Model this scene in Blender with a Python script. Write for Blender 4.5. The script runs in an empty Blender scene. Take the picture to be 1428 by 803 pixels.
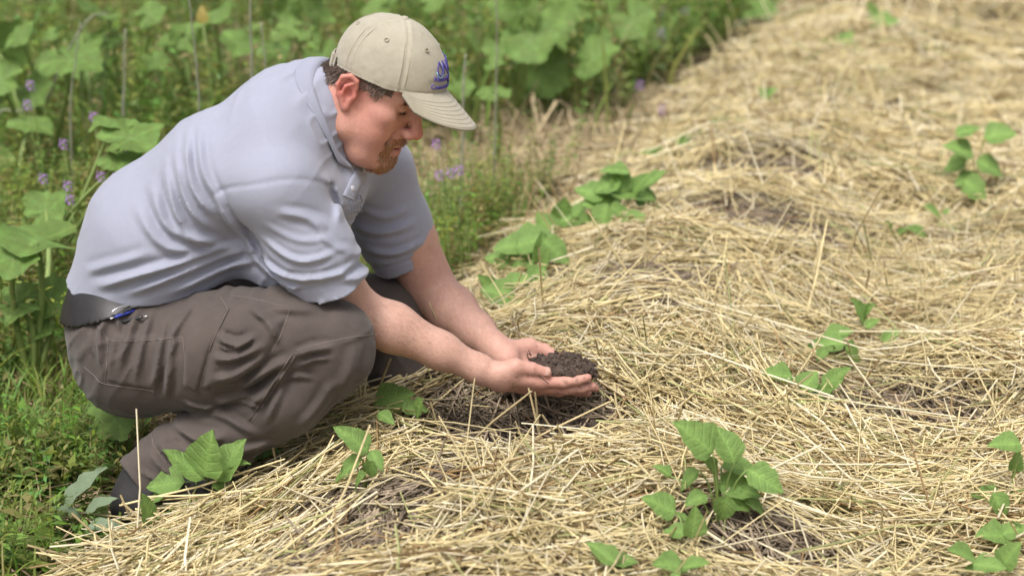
import bpy, math, random
import numpy as np
from mathutils import Matrix, Vector
random.seed(7)
RNG = np.random.default_rng(7)
scene = bpy.context.scene
R = math.radians
f4 = np.float32

# ------------------------------------------------------------------ camera
CAM_H, PITCH, LENS = 1.42, 16.0, 70.0
cam_d = bpy.data.cameras.new('camera'); cam = bpy.data.objects.new('camera', cam_d)
scene.collection.objects.link(cam); scene.camera = cam
cam.location = (0, 0, CAM_H); cam.rotation_euler = (R(90 - PITCH), 0, 0)
cam_d.lens = LENS; cam_d.sensor_width = 36; cam_d.clip_end = 500; cam_d.clip_start = .05
cam_d.dof.use_dof = True; cam_d.dof.focus_distance = 3.62; cam_d.dof.aperture_fstop = 3.2

# ------------------------------------------------------------------ sky and sun (bright overcast)
SUN_EL, SUN_AZ = 62, 205           # azimuth clockwise from +Y
w = bpy.data.worlds.new('World'); scene.world = w; w.use_nodes = True
nt = w.node_tree; nt.nodes.clear()
sky = nt.nodes.new('ShaderNodeTexSky'); sky.sky_type = 'NISHITA'; sky.sun_disc = False
sky.sun_elevation = R(SUN_EL); sky.sun_rotation = R(SUN_AZ); sky.dust_density = 6; sky.air_density = 1.0; sky.ozone_density = .6
hs = nt.nodes.new('ShaderNodeHueSaturation'); hs.inputs['Saturation'].default_value = .36
bg = nt.nodes.new('ShaderNodeBackground'); bg.inputs['Strength'].default_value = .12
wo = nt.nodes.new('ShaderNodeOutputWorld')
nt.links.new(sky.outputs[0], hs.inputs['Color']); nt.links.new(hs.outputs[0], bg.inputs['Color']); nt.links.new(bg.outputs[0], wo.inputs[0])
sd = bpy.data.lights.new('sun', 'SUN'); sun = bpy.data.objects.new('sun', sd); scene.collection.objects.link(sun)
sd.energy = 1.5; sd.angle = R(20); sd.color = (1, .98, .945)
_a, _e = R(SUN_AZ), R(SUN_EL)
sun.rotation_euler = Vector((math.sin(_a) * math.cos(_e), math.cos(_a) * math.cos(_e), math.sin(_e))).to_track_quat('Z', 'Y').to_euler()
scene.view_settings.view_transform = 'Standard'; scene.view_settings.look = 'None'
scene.view_settings.exposure = .60; scene.view_settings.gamma = 1
scene.render.engine = 'CYCLES'
scene.cycles.use_denoising = True
scene.cycles.max_bounces = 6; scene.cycles.diffuse_bounces = 3; scene.cycles.transmission_bounces = 3
scene.cycles.glossy_bounces = 2

# ------------------------------------------------------------------ pixel (1428 x 803) -> world
FP = LENS / 36 * 1428
_p = R(PITCH); FW = np.array([0, math.cos(_p), -math.sin(_p)]); UP = np.array([0, math.sin(_p), math.cos(_p)]); RT = np.array([1., 0, 0])
CO = np.array([0, 0, CAM_H])
def ray(px, py): return FW + (px - 714) / FP * RT - (py - 401.5) / FP * UP
def at(px, py, Y):
    d = ray(px, py); return CO + d * (Y / d[1])
def proj(p):
    r = np.asarray(p, float) - CO; z = r @ FW
    return np.stack([714 + FP * (r @ RT) / z, 401.5 - FP * (r @ UP) / z], -1)
def px2m(Y): return (Y * math.cos(_p) + .25) / FP

# ------------------------------------------------------------------ small helpers
COL = scene.collection
def link(name, me, mat=None, parent=None, label=None, cat=None, group=None, kind=None, smooth=True):
    o = bpy.data.objects.new(name, me); COL.objects.link(o)
    if mat is not None and me is not None and not me.materials: me.materials.append(mat)
    if parent is not None: o.parent = parent
    if label: o['label'] = label
    if cat: o['category'] = cat
    if group: o['group'] = group
    if kind: o['kind'] = kind
    return o
def mesh_np(name, V, F, smooth=True, col=None):
    """V (n,3); F list of arrays, each (m,k) of equal polygon size"""
    if isinstance(F, np.ndarray): F = [F]
    me = bpy.data.meshes.new(name); V = np.ascontiguousarray(V, f4)
    me.vertices.add(len(V)); me.vertices.foreach_set('co', V.ravel())
    li = np.concatenate([f.ravel() for f in F]).astype(np.int32)
    tot = np.concatenate([np.full(len(f), f.shape[1], np.int32) for f in F])
    st = np.concatenate([[0], np.cumsum(tot)[:-1]]).astype(np.int32)
    me.loops.add(len(li)); me.loops.foreach_set('vertex_index', li)
    me.polygons.add(len(tot)); me.polygons.foreach_set('loop_start', st); me.polygons.foreach_set('loop_total', tot)
    me.polygons.foreach_set('use_smooth', np.full(len(tot), smooth, bool))
    if col is not None:
        a = me.color_attributes.new('Col', 'FLOAT_COLOR', 'POINT')
        c = np.ones((len(V), 4), f4); c[:, :3] = col; a.data.foreach_set('color', c.ravel())
    me.update(calc_edges=True)
    return me
def mesh_py(name, V, F, smooth=True):
    me = bpy.data.meshes.new(name); me.from_pydata([tuple(map(float, v)) for v in V], [], [tuple(map(int, q)) for q in F])
    me.polygons.foreach_set('use_smooth', [smooth] * len(me.polygons)); me.update(); return me
def norm(v): v = np.asarray(v, float); return v / (np.linalg.norm(v, axis=-1, keepdims=True) + 1e-12)
def tube(pts, rad, seg=6, cap=True):
    pts = np.asarray(pts, float); n = len(pts); rad = np.broadcast_to(rad, (n,)); T = norm(np.gradient(pts, axis=0))
    ref = np.array([0, 0, 1.]) if abs(T[0][2]) < .8 else np.array([1., 0, 0]); V = []; F = []
    u = norm(np.cross(T[0], ref))
    for i in range(n):
        u = norm(u - T[i] * (u @ T[i])); v = np.cross(T[i], u)
        for k in range(seg):
            a = 2 * math.pi * k / seg; V.append(pts[i] + rad[i] * (math.cos(a) * u + math.sin(a) * v))
    for i in range(n - 1):
        for k in range(seg):
            k2 = (k + 1) % seg; F.append((i * seg + k, i * seg + k2, (i + 1) * seg + k2, (i + 1) * seg + k))
    if cap: F.append(tuple(range(seg - 1, -1, -1))); F.append(tuple(range((n - 1) * seg, n * seg)))
    return V, F
def join(parts):
    V = []; F = []
    for v, f in parts:
        o = len(V); V += list(v); F += [tuple(i + o for i in q) for q in f]
    return V, F
def spline(P, n):
    P = np.asarray(P, float); m = len(P)
    if m < 3: return np.array([P[0] + (P[-1] - P[0]) * t for t in np.linspace(0, 1, n)])
    Q = np.vstack([2 * P[0] - P[1], P, 2 * P[-1] - P[-2]]); out = []
    for s in np.linspace(0, m - 1 - 1e-9, n):
        i = int(s); t = s - i; a, b, c, d = Q[i], Q[i + 1], Q[i + 2], Q[i + 3]
        out.append(.5 * (2 * b + (c - a) * t + (2 * a - 5 * b + 4 * c - d) * t * t + (3 * b - a - 3 * c + d) * t ** 3))
    return np.array(out)
# lattice noise
_H = RNG.random(4096).astype(f4)
def _h(i, j, k): return _H[(i * 73 + j * 179 + k * 283 + ((i * j) & 1023) * 7 + ((j * k) & 511) * 13) & 4095]
def vnoise(p, s=1.0):
    q = np.asarray(p, f4) * s
    if q.shape[-1] == 2: q = np.concatenate([q, np.zeros(q.shape[:-1] + (1,), f4)], -1)
    i = np.floor(q).astype(np.int64); t = q - i; t = t * t * (3 - 2 * t); r = 0
    for a in (0, 1):
        for b in (0, 1):
            for c in (0, 1):
                wgt = (t[..., 0] if a else 1 - t[..., 0]) * (t[..., 1] if b else 1 - t[..., 1]) * (t[..., 2] if c else 1 - t[..., 2])
                r = r + wgt * _h(i[..., 0] + a, i[..., 1] + b, i[..., 2] + c)
    return r * 2 - 1

# ------------------------------------------------------------------ materials
def mat(name, col=(.5, .5, .5), rough=.7, attr=False, noise=None, bump=None, sub=0, spec=.5, sheen=0, trans=0, wave=None):
    m = bpy.data.materials.new(name); m.use_nodes = True; t = m.node_tree; N = t.nodes; L = t.links
    b = N['Principled BSDF']; b.inputs['Roughness'].default_value = rough; b.inputs['Specular IOR Level'].default_value = spec
    if sheen: b.inputs['Sheen Weight'].default_value = sheen; b.inputs['Sheen Roughness'].default_value = .5
    if attr:
        a = N.new('ShaderNodeAttribute'); a.attribute_name = 'Col'; c = a.outputs['Color']
    else:
        rgb = N.new('ShaderNodeRGB'); rgb.outputs[0].default_value = (*col, 1); c = rgb.outputs[0]
    tc = N.new('ShaderNodeTexCoord')
    if noise:
        for sc, amt, hue in noise:
            nz = N.new('ShaderNodeTexNoise'); nz.inputs['Scale'].default_value = sc; nz.inputs['Detail'].default_value = 4
            L.new(tc.outputs['Object'], nz.inputs['Vector'])
            mr = N.new('ShaderNodeMapRange'); mr.inputs['From Min'].default_value = .3; mr.inputs['From Max'].default_value = .7
            mr.inputs['To Min'].default_value = 1 - amt; mr.inputs['To Max'].default_value = 1 + amt; L.new(nz.outputs['Fac'], mr.inputs['Value'])
            h = N.new('ShaderNodeHueSaturation'); L.new(c, h.inputs['Color']); L.new(mr.outputs[0], h.inputs['Value'])
            if hue:
                m2 = N.new('ShaderNodeMapRange'); m2.inputs['To Min'].default_value = .5 - hue; m2.inputs['To Max'].default_value = .5 + hue
                L.new(nz.outputs['Fac'], m2.inputs['Value']); L.new(m2.outputs[0], h.inputs['Hue'])
            c = h.outputs['Color']
    L.new(c, b.inputs['Base Color'])
    last = None
    for sc, st, dist in (bump or []):
        nz = N.new('ShaderNodeTexNoise'); nz.inputs['Scale'].default_value = sc; nz.inputs['Detail'].default_value = 3
        L.new(tc.outputs['Object'], nz.inputs['Vector'])
        bp = N.new('ShaderNodeBump'); bp.inputs['Strength'].default_value = st; bp.inputs['Distance'].default_value = dist
        L.new(nz.outputs['Fac'], bp.inputs['Height'])
        if last: L.new(last, bp.inputs['Normal'])
        last = bp.outputs['Normal']
    if wave:
        for sc, st, dist, ax in wave:
            wv = N.new('ShaderNodeTexWave'); wv.inputs['Scale'].default_value = sc; wv.bands_direction = ax
            L.new(tc.outputs['Object'], wv.inputs['Vector'])
            bp = N.new('ShaderNodeBump'); bp.inputs['Strength'].default_value = st; bp.inputs['Distance'].default_value = dist
            L.new(wv.outputs['Fac'], bp.inputs['Height'])
            if last: L.new(last, bp.inputs['Normal'])
            last = bp.outputs['Normal']
    if last: L.new(last, b.inputs['Normal'])
    if sub:
        b.inputs['Subsurface Weight'].default_value = sub; b.inputs['Subsurface Radius'].default_value = (1, .35, .2); b.inputs['Subsurface Scale'].default_value = .006
    if trans:
        tr = N.new('ShaderNodeBsdfTranslucent'); L.new(c, tr.inputs['Color']); mx = N.new('ShaderNodeMixShader'); mx.inputs[0].default_value = trans
        L.new(b.outputs[0], mx.inputs[1]); L.new(tr.outputs[0], mx.inputs[2]); L.new(mx.outputs[0], N['Material Output'].inputs['Surface'])
    return m
M = {}
M['ground'] = mat('soil_ground', rough=.95, attr=True, spec=.2, noise=[(6, .35, .01), (60, .3, 0)], bump=[(40, .8, .02), (200, .6, .006)])
M['mulch'] = mat('mulch_base', (.30, .225, .125), .95, noise=[(9, .35, .01), (90, .35, 0)], bump=[(60, .9, .02)])
M['straw'] = mat('straw', rough=.55, attr=True, spec=.35, noise=[(35, .12, 0)], trans=.10)
M['old_straw'] = mat('old_straw', rough=.8, attr=True, spec=.2, noise=[(35, .2, 0)])
M['weed'] = mat('weed', rough=.55, attr=True, spec=.35, trans=.3)
M['soil'] = mat('dug_soil', (.078, .054, .040), .95, noise=[(90, .4, .01), (400, .3, 0)], bump=[(350, .8, .004)])
M['skin'] = mat('skin', rough=.52, attr=True, spec=.32, sub=.22, noise=[(28, .04, .005), (90, .04, .003), (300, .06, 0)], bump=[(600, .4, .001), (160, .3, .0018)])
M['shirt'] = mat('grey_lavender_knit', (.312, .324, .402), .85, spec=.2, sheen=.25, noise=[(7, .03, 0), (700, .06, 0)], bump=[(45, .16, .005), (900, .3, .0006)], wave=[(260, .18, .0008, 'Z'), (300, .12, .0006, 'X')])
M['shirt_rib'] = mat('grey_lavender_rib', (.292, .304, .380), .85, spec=.2, sheen=.25, noise=[(9, .03, 0)], wave=[(300, .3, .001, 'Z')])
M['trouser'] = mat('brown_grey_canvas', (.088, .070, .062), .82, spec=.25, sheen=.15, noise=[(6, .10, .004), (40, .08, 0), (600, .08, 0)], bump=[(500, .2, .001)])
M['thread'] = mat('pale_thread', (.19, .16, .14), .8)
M['cap'] = mat('khaki_twill', (.385, .352, .275), .85, spec=.2, sheen=.2, noise=[(14, .05, .003), (160, .04, 0)], wave=[(420, .2, .0006, 'DIAGONAL')])
M['cap_thread'] = mat('khaki_thread', (.34, .30, .215), .85)
M['purple'] = mat('purple_embroidery', (.085, .065, .30), .7, noise=[(400, .25, .01)])
M['cyan'] = mat('pale_blue_embroidery', (.25, .42, .55), .7)
M['leather'] = mat('black_leather', (.018, .016, .016), .45, noise=[(60, .2, 0)], bump=[(220, .25, .001)])
M['boot'] = mat('dark_boot', (.022, .020, .020), .75, noise=[(30, .3, 0)], bump=[(160, .4, .002)])
M['sole'] = mat('boot_sole', (.02, .02, .02), .8)
M['hair'] = mat('hair', rough=.45, attr=True, spec=.4)
M['eye'] = mat('eye_white', (.7, .66, .62), .15); M['iris'] = mat('iris', (.06, .04, .03), .1)
M['nail'] = mat('nail', (.52, .31, .25), .6, spec=.15)
M['pen_blue'] = mat('blue_plastic', (.03, .05, .35), .25); M['metal'] = mat('pen_metal', (.7, .7, .72), .25); M['metal'].node_tree.nodes['Principled BSDF'].inputs['Metallic'].default_value = .8
M['pen_black'] = mat('black_plastic', (.03, .03, .035), .3)
M['button'] = mat('shirt_button', (.48, .47, .52), .35)

# ================================================================== terrain
_U = np.arange(-8, 8.001, .01)
_Z = np.interp(_U, [-8, -.6, -.16, .06, .33, .5, .68, .95, 1.15, 1.45, 1.8, 2.3, 2.9, 3.5, 8], [0, 0, 0, .06, .165, .190, .165, .075, .045, .10, .13, .05, .10, .05, .05])
_Z = np.convolve(np.pad(_Z, 12, 'edge'), np.ones(25) / 25, 'valid')
def bed_u(x, y): return x - (-.02 + .30 * (y - 5.05)) - .10 * np.clip((3.75 - y) / .5, 0, 1)
DIG = np.array([.030, 3.485])
def zg(x, y):
    x = np.asarray(x, float); y = np.asarray(y, float); u = bed_u(x, y); z = np.interp(u, _U, _Z) * np.interp(y, [4.6, 7.2], [1, .3])
    p = np.stack([x, y], -1); amp = .35 + .65 * np.clip(u / .3 + .5, 0, 1)
    z = z + amp * (.030 * vnoise(p, 2.3) + .018 * vnoise(p, 5.5))
    r2 = ((x - DIG[0]) / .19) ** 2 + ((y - DIG[1]) / .145) ** 2
    z = z - .035 * np.exp(-((x - .04) / .32) ** 2 - ((y - 3.56) / .26) ** 2)
    return z - .075 * np.exp(-r2) + .014 * np.exp(-(np.sqrt(r2) - 1.7) ** 2 / .15)
def ground_at(px, py):
    d = ray(px, py); Y = 5.0
    for _ in range(30):
        p = CO + d * (Y / d[1]); h = float(zg(p[0], p[1])); Yn = (CAM_H - h) / (-d[2] / d[1]); Y = .5 * Y + .5 * Yn
    p = CO + d * (Y / d[1]); p[2] = float(zg(p[0], p[1])); return p
PATCH = [(560, 690, .17), (470, 765, .19), (665, 635, .10), (735, 612, .20), (1052, 310, .25), (1068, 243, .20), (915, 395, .22), (880, 440, .08), (1235, 575, .20), (1090, 770, .17), (1190, 165, .2), (640, 590, .09), (1300, 150, .10), (1395, 30, .2)]
gx = np.unique(np.concatenate([np.linspace(-40, -4, 10), np.linspace(-4, -1.7, 30), np.linspace(-1.7, 2.4, 116), np.linspace(2.4, 5, 30), np.linspace(5, 40, 10)]))
gy = np.unique(np.concatenate([np.linspace(-20, 2.4, 10), np.linspace(2.4, 6.2, 110), np.linspace(6.2, 14, 100), np.linspace(14, 80, 14)]))
GX, GY = np.meshgrid(gx, gy, indexing='ij'); GZ = zg(GX, GY) - .012
n0, n1 = GX.shape; ii = (np.arange(n0 - 1)[:, None] * n1 + np.arange(n1 - 1)[None]).ravel()
U_ = bed_u(GX, GY).ravel(); kk = np.clip((U_ - .02) / .12, 0, 1)[:, None]
pn = vnoise(np.stack([GX.ravel(), GY.ravel()], -1), 3.)[:, None]
gcol = np.array([.105, .080, .052]) * (1 - kk) + np.array([.34, .255, .14]) * kk
bare = np.zeros(len(gcol))
for bx_, by_, br_ in PATCH:
    c_ = ground_at(bx_, by_); bare = np.maximum(bare, np.clip(1.5 - np.hypot((GX.ravel() - c_[0]) / 1.25, (GY.ravel() - c_[1]) / .9) / br_, 0, 1))
gcol = gcol * (1 - bare[:, None]) + np.array([.095, .068, .047]) * bare[:, None]
dk_ = np.exp(-((GX.ravel() - DIG[0]) / .2) ** 2 - ((GY.ravel() - DIG[1]) / .15) ** 2)[:, None]; gcol = gcol * (1 - .8 * dk_) + np.array([.05, .035, .025]) * .8 * dk_
gcol = gcol * (1 + .2 * pn)
ground = link('ground', mesh_np('ground', np.stack([GX, GY, GZ], -1).reshape(-1, 3), np.stack([ii, ii + n1, ii + n1 + 1, ii + 1], 1), col=gcol), M['ground'], kind='structure')

# ------------------------------------------------------------------ straw
PW = [(ground_at(x, y)[:2], r) for x, y, r in PATCH]
def patchiness(x, y):
    b = np.zeros(np.shape(x))
    for c, r in PW:
        d = np.sqrt(((x - c[0]) / 1.25) ** 2 + ((y - c[1]) / .9) ** 2); b = np.maximum(b, np.clip(1.35 - d / r, 0, 1))
    return np.clip(b + .35 * vnoise(np.stack([x, y], -1), 14.) * (b > 0), 0, 1)
def in_view(x, y, m=.22):
    d = y * math.cos(_p) + CAM_H * math.sin(_p); return np.abs(x) < (714 / FP) * d * (1 + m) + .05
def edge(y): return np.clip(-.24 + (y - 3.2) * .32, -.27, .0) - .10 * np.clip((y - 5.2) / 2, 0, 1)
path = lambda x, y: np.clip(1.6 - 1.1 * np.sqrt(((bed_u(x, y) + .38) / .42) ** 2 + ((y - 6.25) / .95) ** 2), 0, 1)
def make_straw(name, n, yr, xr, dens, width, length, lay, seg4, matl, colf, label, lift=.05, wild=.58, tiltsd=.015, flop=0):
    X = np.empty(0); Y = np.empty(0)
    while len(X) < n:
        x = RNG.uniform(*xr, n); y = RNG.uniform(*yr, n); k = in_view(x, y); x, y = x[k], y[k]
        k = RNG.random(len(x)) < dens(x, y); X = np.append(X, x[k]); Y = np.append(Y, y[k])
    X, Y = X[:n], Y[:n]; p2 = np.stack([X, Y], -1)
    ang = vnoise(p2, 1.7) * 3.0 + vnoise(p2 + 9, 5.) * 1.1; rnd = RNG.random(n) < wild
    ang = np.where(rnd, RNG.uniform(0, 2 * math.pi, n), ang + RNG.normal(0, .8, n))
    L_ = np.clip(RNG.lognormal(math.log(length), .5, n), length * .3, length * 2.6); W_ = width * RNG.uniform(.6, 1.25, n)
    dx, dy = np.cos(ang), np.sin(ang); t = RNG.uniform(0, 1, n) ** 1.3 * lay * np.clip(1 + 1.1 * vnoise(p2, 7.), .15, 1.7)
    z0 = zg(X - dx * L_ / 2, Y - dy * L_ / 2); z1 = zg(X + dx * L_ / 2, Y + dy * L_ / 2); zm = zg(X, Y)
    A = np.stack([X - dx * L_ / 2, Y - dy * L_ / 2, z0 + t + RNG.normal(0, tiltsd, n)], -1)
    B = np.stack([X + dx * L_ / 2, Y + dy * L_ / 2, z1 + t + RNG.normal(0, tiltsd, n)], -1)
    C = np.stack([X, Y, np.maximum(zm + t * .9, (A[:, 2] + B[:, 2]) / 2 - .004)], -1) + RNG.normal(0, 1, (n, 3)) * (np.where(RNG.random(n) < .16, .09, .022) * L_)[:, None] * [1, 1, .4]
    if name == 'straw_mulch':
        dg = lambda v_: np.hypot((v_[:, 0] - DIG[0]) / .19, (v_[:, 1] - DIG[1]) / .135) < 1
        hb = lambda v_: (v_[:, 0] > -.14) & (v_[:, 0] < .17) & (v_[:, 1] > 3.40) & (v_[:, 1] < 3.72) & (v_[:, 2] > .150)
        bad = (np.maximum(patchiness(A[:, 0], A[:, 1]), patchiness(B[:, 0], B[:, 1])) > .55) & (RNG.random(n) < .8)
        bad |= (dg(A) | dg(B) | dg(C)) & (RNG.random(n) < .93); bad |= hb(A) | hb(B) | hb(C)
        A[bad], B[bad], C[bad] = [v_ - [0, 0, .09] for v_ in (A[bad], B[bad], C[bad])]
    st_ = (RNG.random(n) < lift) & ~((X > -.25) & (X < .25) & (Y > 3.3) & (Y < 3.75))                                                    # straws that stick up
    el = RNG.uniform(.35, 1.1, n); le = L_ * RNG.uniform(.45, .8, n)
    D = np.stack([dx * np.cos(el), dy * np.cos(el), np.sin(el)], -1) * le[:, None]; base = np.stack([X, Y, zm - .004], -1)
    A = np.where(st_[:, None], base, A); C = np.where(st_[:, None], base + D * .5 + RNG.normal(0, .004, (n, 3)), C); B = np.where(st_[:, None], base + D, B)
    S = 3; rings = [A, C, B] if seg4 else [A, B]; T = norm(B - A); ref = np.tile([0, 0, 1.], (n, 1)); ref[np.abs(T[:, 2]) > .9] = (1, 0, 0)
    u = norm(np.cross(T, ref)); v = np.cross(T, u); a0 = RNG.uniform(0, 6.28, n)[:, None]; V = []
    for q, rp in enumerate(rings):
        for s in range(S):
            a = a0 + 2 * math.pi * s / S; V.append(rp + (W_ / 2)[:, None] * (np.cos(a) * u + .8 * np.sin(a) * v) * (1 if q < len(rings) - 1 else .8))
    V = np.stack(V, 1); m = V.shape[1]; F = []
    for q in range(len(rings) - 1):
        for s in range(S): F.append([q * S + s, q * S + (s + 1) % S, (q + 1) * S + (s + 1) % S, (q + 1) * S + s])
    F = (np.arange(n)[:, None, None] * m + np.array(F)[None]).reshape(-1, 4)
    c = np.repeat(colf(n, p2), m, 0); me = mesh_np(name, V.reshape(-1, 3), F, col=np.clip(c, 0, 1))
    return link(name, me, matl, label=label, cat='straw', kind='stuff')
def gold(n, p):
    c = np.array([.75, .62, .335]) * RNG.uniform(.72, 1.15, n)[:, None]; pale = RNG.random(n) < .28; c[pale] = np.array([.84, .74, .51]) * RNG.uniform(.85, 1.1, pale.sum())[:, None]
    br = RNG.random(n) < .07; c[br] = np.array([.36, .235, .11]) * RNG.uniform(.7, 1.2, br.sum())[:, None]
    gr = RNG.random(n) < .05; c[gr] = np.array([.40, .40, .17]) * RNG.uniform(.8, 1.2, gr.sum())[:, None]
    return c * (1 + .10 * vnoise(p, 4.))[:, None]
def grey(n, p): return np.array([.26, .205, .145]) * RNG.uniform(.5, 1.5, n)[:, None] * np.where(RNG.random(n) < .15, 1.5, 1)[:, None]
def dull(n, p): return np.array([.36, .27, .165]) * RNG.uniform(.55, 1.3, n)[:, None]
def pinkish(n, p): return np.array([.60, .48, .29]) * RNG.uniform(.65, 1.2, n)[:, None]
bed = lambda x, y: np.clip((bed_u(x, y) - edge(y)) / .10 + .1 * vnoise(np.stack([x, y], -1), 9.), 0, 1) * (1 - .93 * patchiness(x, y))
make_straw('straw_mulch', 54000, (2.75, 5.3), (-.95, 1.9), bed, .0045, .155, .045, True, M['straw'], gold, 'golden straw mulch strewn over the near part of the raised bed', lift=.022)
make_straw('straw_mulch', 26000, (5.3, 7.7), (-.2, 2.6), bed, .0068, .15, .05, False, M['straw'], gold, 'golden straw mulch on the middle of the raised bed behind the dark patches', lift=.05)
make_straw('straw_mulch', 24000, (7.7, 13.0), (.2, 4.2), bed, .010, .19, .055, False, M['straw'], gold, 'blurred pale straw mulch at the far end of the bed', lift=.05)
make_straw('old_straw', 7500, (2.75, 7.5), (-.7, 2.2), lambda x, y: patchiness(x, y) ** 1.2 * np.where(np.hypot((x - DIG[0]) / .15, (y - DIG[1]) / .12) < 1, .22, 1), .0055, .085, .018, True, M['old_straw'], grey, 'weathered grey old straw showing in bare patches of the bed', lift=.02, wild=.25, tiltsd=.005)
make_straw('path_straw', 11000, (4.6, 8.6), (-1.1, 1.2), lambda x, y: np.clip(path(x, y), 0.02, 1) * (bed_u(x, y) < .1) * (vnoise(np.stack([x, y], -1), 4.) > -.6), .0075, .15, .035, False, M['straw'], pinkish, 'loose straw littering the weedy path beside the bed', lift=.08)
make_straw('thatch', 12000, (2.8, 9.5), (-3.2, .8), lambda x, y: np.clip((edge(y) - bed_u(x, y)) / .12 + .2, 0, 1) * np.where(y < 4.6, 1, .5), .0045, .12, .022, False, M['old_straw'], dull, 'dull brown dead stems lying among the weeds', lift=.04)

# longer straws standing out in front of the hands and along the bed's edge
fg = [(737, 541, 762, 645, 3.50), (746, 546, 752, 605, 3.49), (664, 612, 742, 545, 3.49), (756, 578, 792, 640, 3.46), (688, 598, 722, 655, 3.44), (716, 606, 768, 668, 3.43), (500, 520, 512, 585, 3.62), (512, 518, 506, 580, 3.61), (530, 545, 545, 500, 3.64), (640, 640, 612, 585, 3.46), (600, 560, 620, 640, 3.5), (770, 600, 850, 560, 3.5), (800, 640, 860, 575, 3.42), (560, 640, 530, 600, 3.5),
      (185, 725, 168, 690, 3.28), (210, 745, 170, 700, 3.26), (250, 740, 205, 705, 3.27), (150, 790, 38, 760, 3.17), (160, 770, 100, 715, 3.2), (300, 720, 262, 690, 3.3), (440, 640, 420, 590, 3.5), (385, 640, 372, 560, 3.45), (470, 620, 480, 585, 3.55), (1000, 700, 1005, 628, 3.3), (1015, 745, 1006, 660, 3.28), (1100, 790, 1110, 745, 3.2), (650, 740, 690, 640, 3.25), (560, 740, 600, 700, 3.2), (870, 700, 905, 640, 3.3), (845, 330, 832, 290, 5.2), (838, 345, 846, 285, 5.1), (690, 430, 660, 395, 4.6), (700, 440, 712, 390, 4.6), (720, 430, 690, 375, 4.7)]
V, F, Cc = [], [], []
for x0, y0, x1, y1, Yy in fg:
    a, b = at(x0, y0, Yy), at(x1, y1, Yy + RNG.uniform(-.03, .03)); lo_, hi_ = (a, b) if a[2] < b[2] else (b, a)
    g = float(zg(lo_[0], lo_[1])); base = lo_ + (lo_ - hi_) * np.clip((lo_[2] - g) / max(.02, hi_[2] - lo_[2]), 0, 1.5)
    v, f = tube([base, base * .5 + hi_ * .5 + RNG.normal(0, .003, 3), hi_], [.0027, .0026, .002], 5, False); o = len(V); V += v; F += [tuple(i + o for i in q) for q in f]; Cc += [np.array([.62, .49, .27]) * RNG.uniform(.7, 1.2)] * len(v)
link('straw_stalks', mesh_np('straw_stalks', np.array(V), np.array(F), col=np.array(Cc)), M['straw'], label='loose straws sticking up around the hands and the bed edge', cat='straw', kind='stuff')

# crumbly soil in the dug hollow
V, F = [], []
for k in range(900):
    a = RNG.uniform(0, 6.28); r = math.sqrt(RNG.random()); x = DIG[0] + .16 * r * math.cos(a) + .01; y = DIG[1] + .13 * r * math.sin(a); rr = RNG.uniform(.003, .0105)
    ph = [(0, 0, 1), (0, 0, -1)] + [(math.cos(b), math.sin(b), z) for z in (-.5, .5) for b in np.linspace(0, 2 * math.pi, 7)[:-1]]
    o = len(V); c = np.array([x, y, float(zg(x, y)) + .004]); V += [c + norm(np.array(p)) * rr * RNG.uniform(.7, 1.3) for p in ph]
    F += [(o + 1, o + 2 + (j + 1) % 6, o + 2 + j) for j in range(6)] + [(o, o + 8 + j, o + 8 + (j + 1) % 6) for j in range(6)] + [(o + 2 + j, o + 2 + (j + 1) % 6, o + 8 + (j + 1) % 6, o + 8 + j) for j in range(6)]
link('soil_crumbs', mesh_py('soil_crumbs', V, F), M['soil'], label='dark crumbled soil in the hollow dug under the hands', cat='soil', kind='stuff')

# ------------------------------------------------------------------ weeds
def man_zone(x, y): return (x > -.74) & (x < .0) & (y > 3.36) & (y < 3.95)
def greens(n, hue=0):
    c = np.stack([RNG.uniform(.12, .25, n), RNG.uniform(.21, .34, n), RNG.uniform(.035, .075, n)], -1); y = RNG.random(n) < .16
    c[y] = np.array([.30, .27, .10]) * RNG.uniform(.7, 1.2, y.sum())[:, None]; return c
def scatter(n, yr, xr, dens):
    X = np.empty(0); Y = np.empty(0)
    while len(X) < n:
        x = RNG.uniform(*xr, n); y = RNG.uniform(*yr, n); k = in_view(x, y, .5) & (RNG.random(n) < dens(x, y)); X = np.append(X, x[k]); Y = np.append(Y, y[k])
    return X[:n], Y[:n]
def blades(name, X, Y, h, wd, col, label, cat='grass'):
    n = len(X); a = RNG.uniform(0, 6.28, n); H = h * RNG.uniform(.45, 1.25, n); lean = RNG.uniform(.1, .9, n); dx = np.cos(a) * lean * H; dy = np.sin(a) * lean * H; z = zg(X, Y) - .006
    sx, sy = -np.sin(a + RNG.normal(0, .6, n)), np.cos(a); W_ = wd * RNG.uniform(.6, 1.3, n); V = []
    for t, ww in ((0, .6), (.4, 1.), (.75, .75), (1., 0)):
        c = np.stack([X + dx * t ** 1.7, Y + dy * t ** 1.7, z + H * (t - .28 * lean * t ** 3)], -1); s = np.stack([sx, sy, 0 * sx], -1) * (W_ * ww / 2)[:, None]
        V += [c] if ww == 0 else [c - s, c + s]
    V = np.stack(V, 1); b = np.arange(n)[:, None] * 7
    F = [np.concatenate([b + np.array([[0, 1, 3, 2]]), b + np.array([[2, 3, 5, 4]])]), b + np.array([[4, 5, 6]])]
    return link(name, mesh_np(name, V.reshape(-1, 3), F, col=np.repeat(col, 7, 0)), M['weed'], label=label, cat=cat, kind='stuff')
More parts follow.
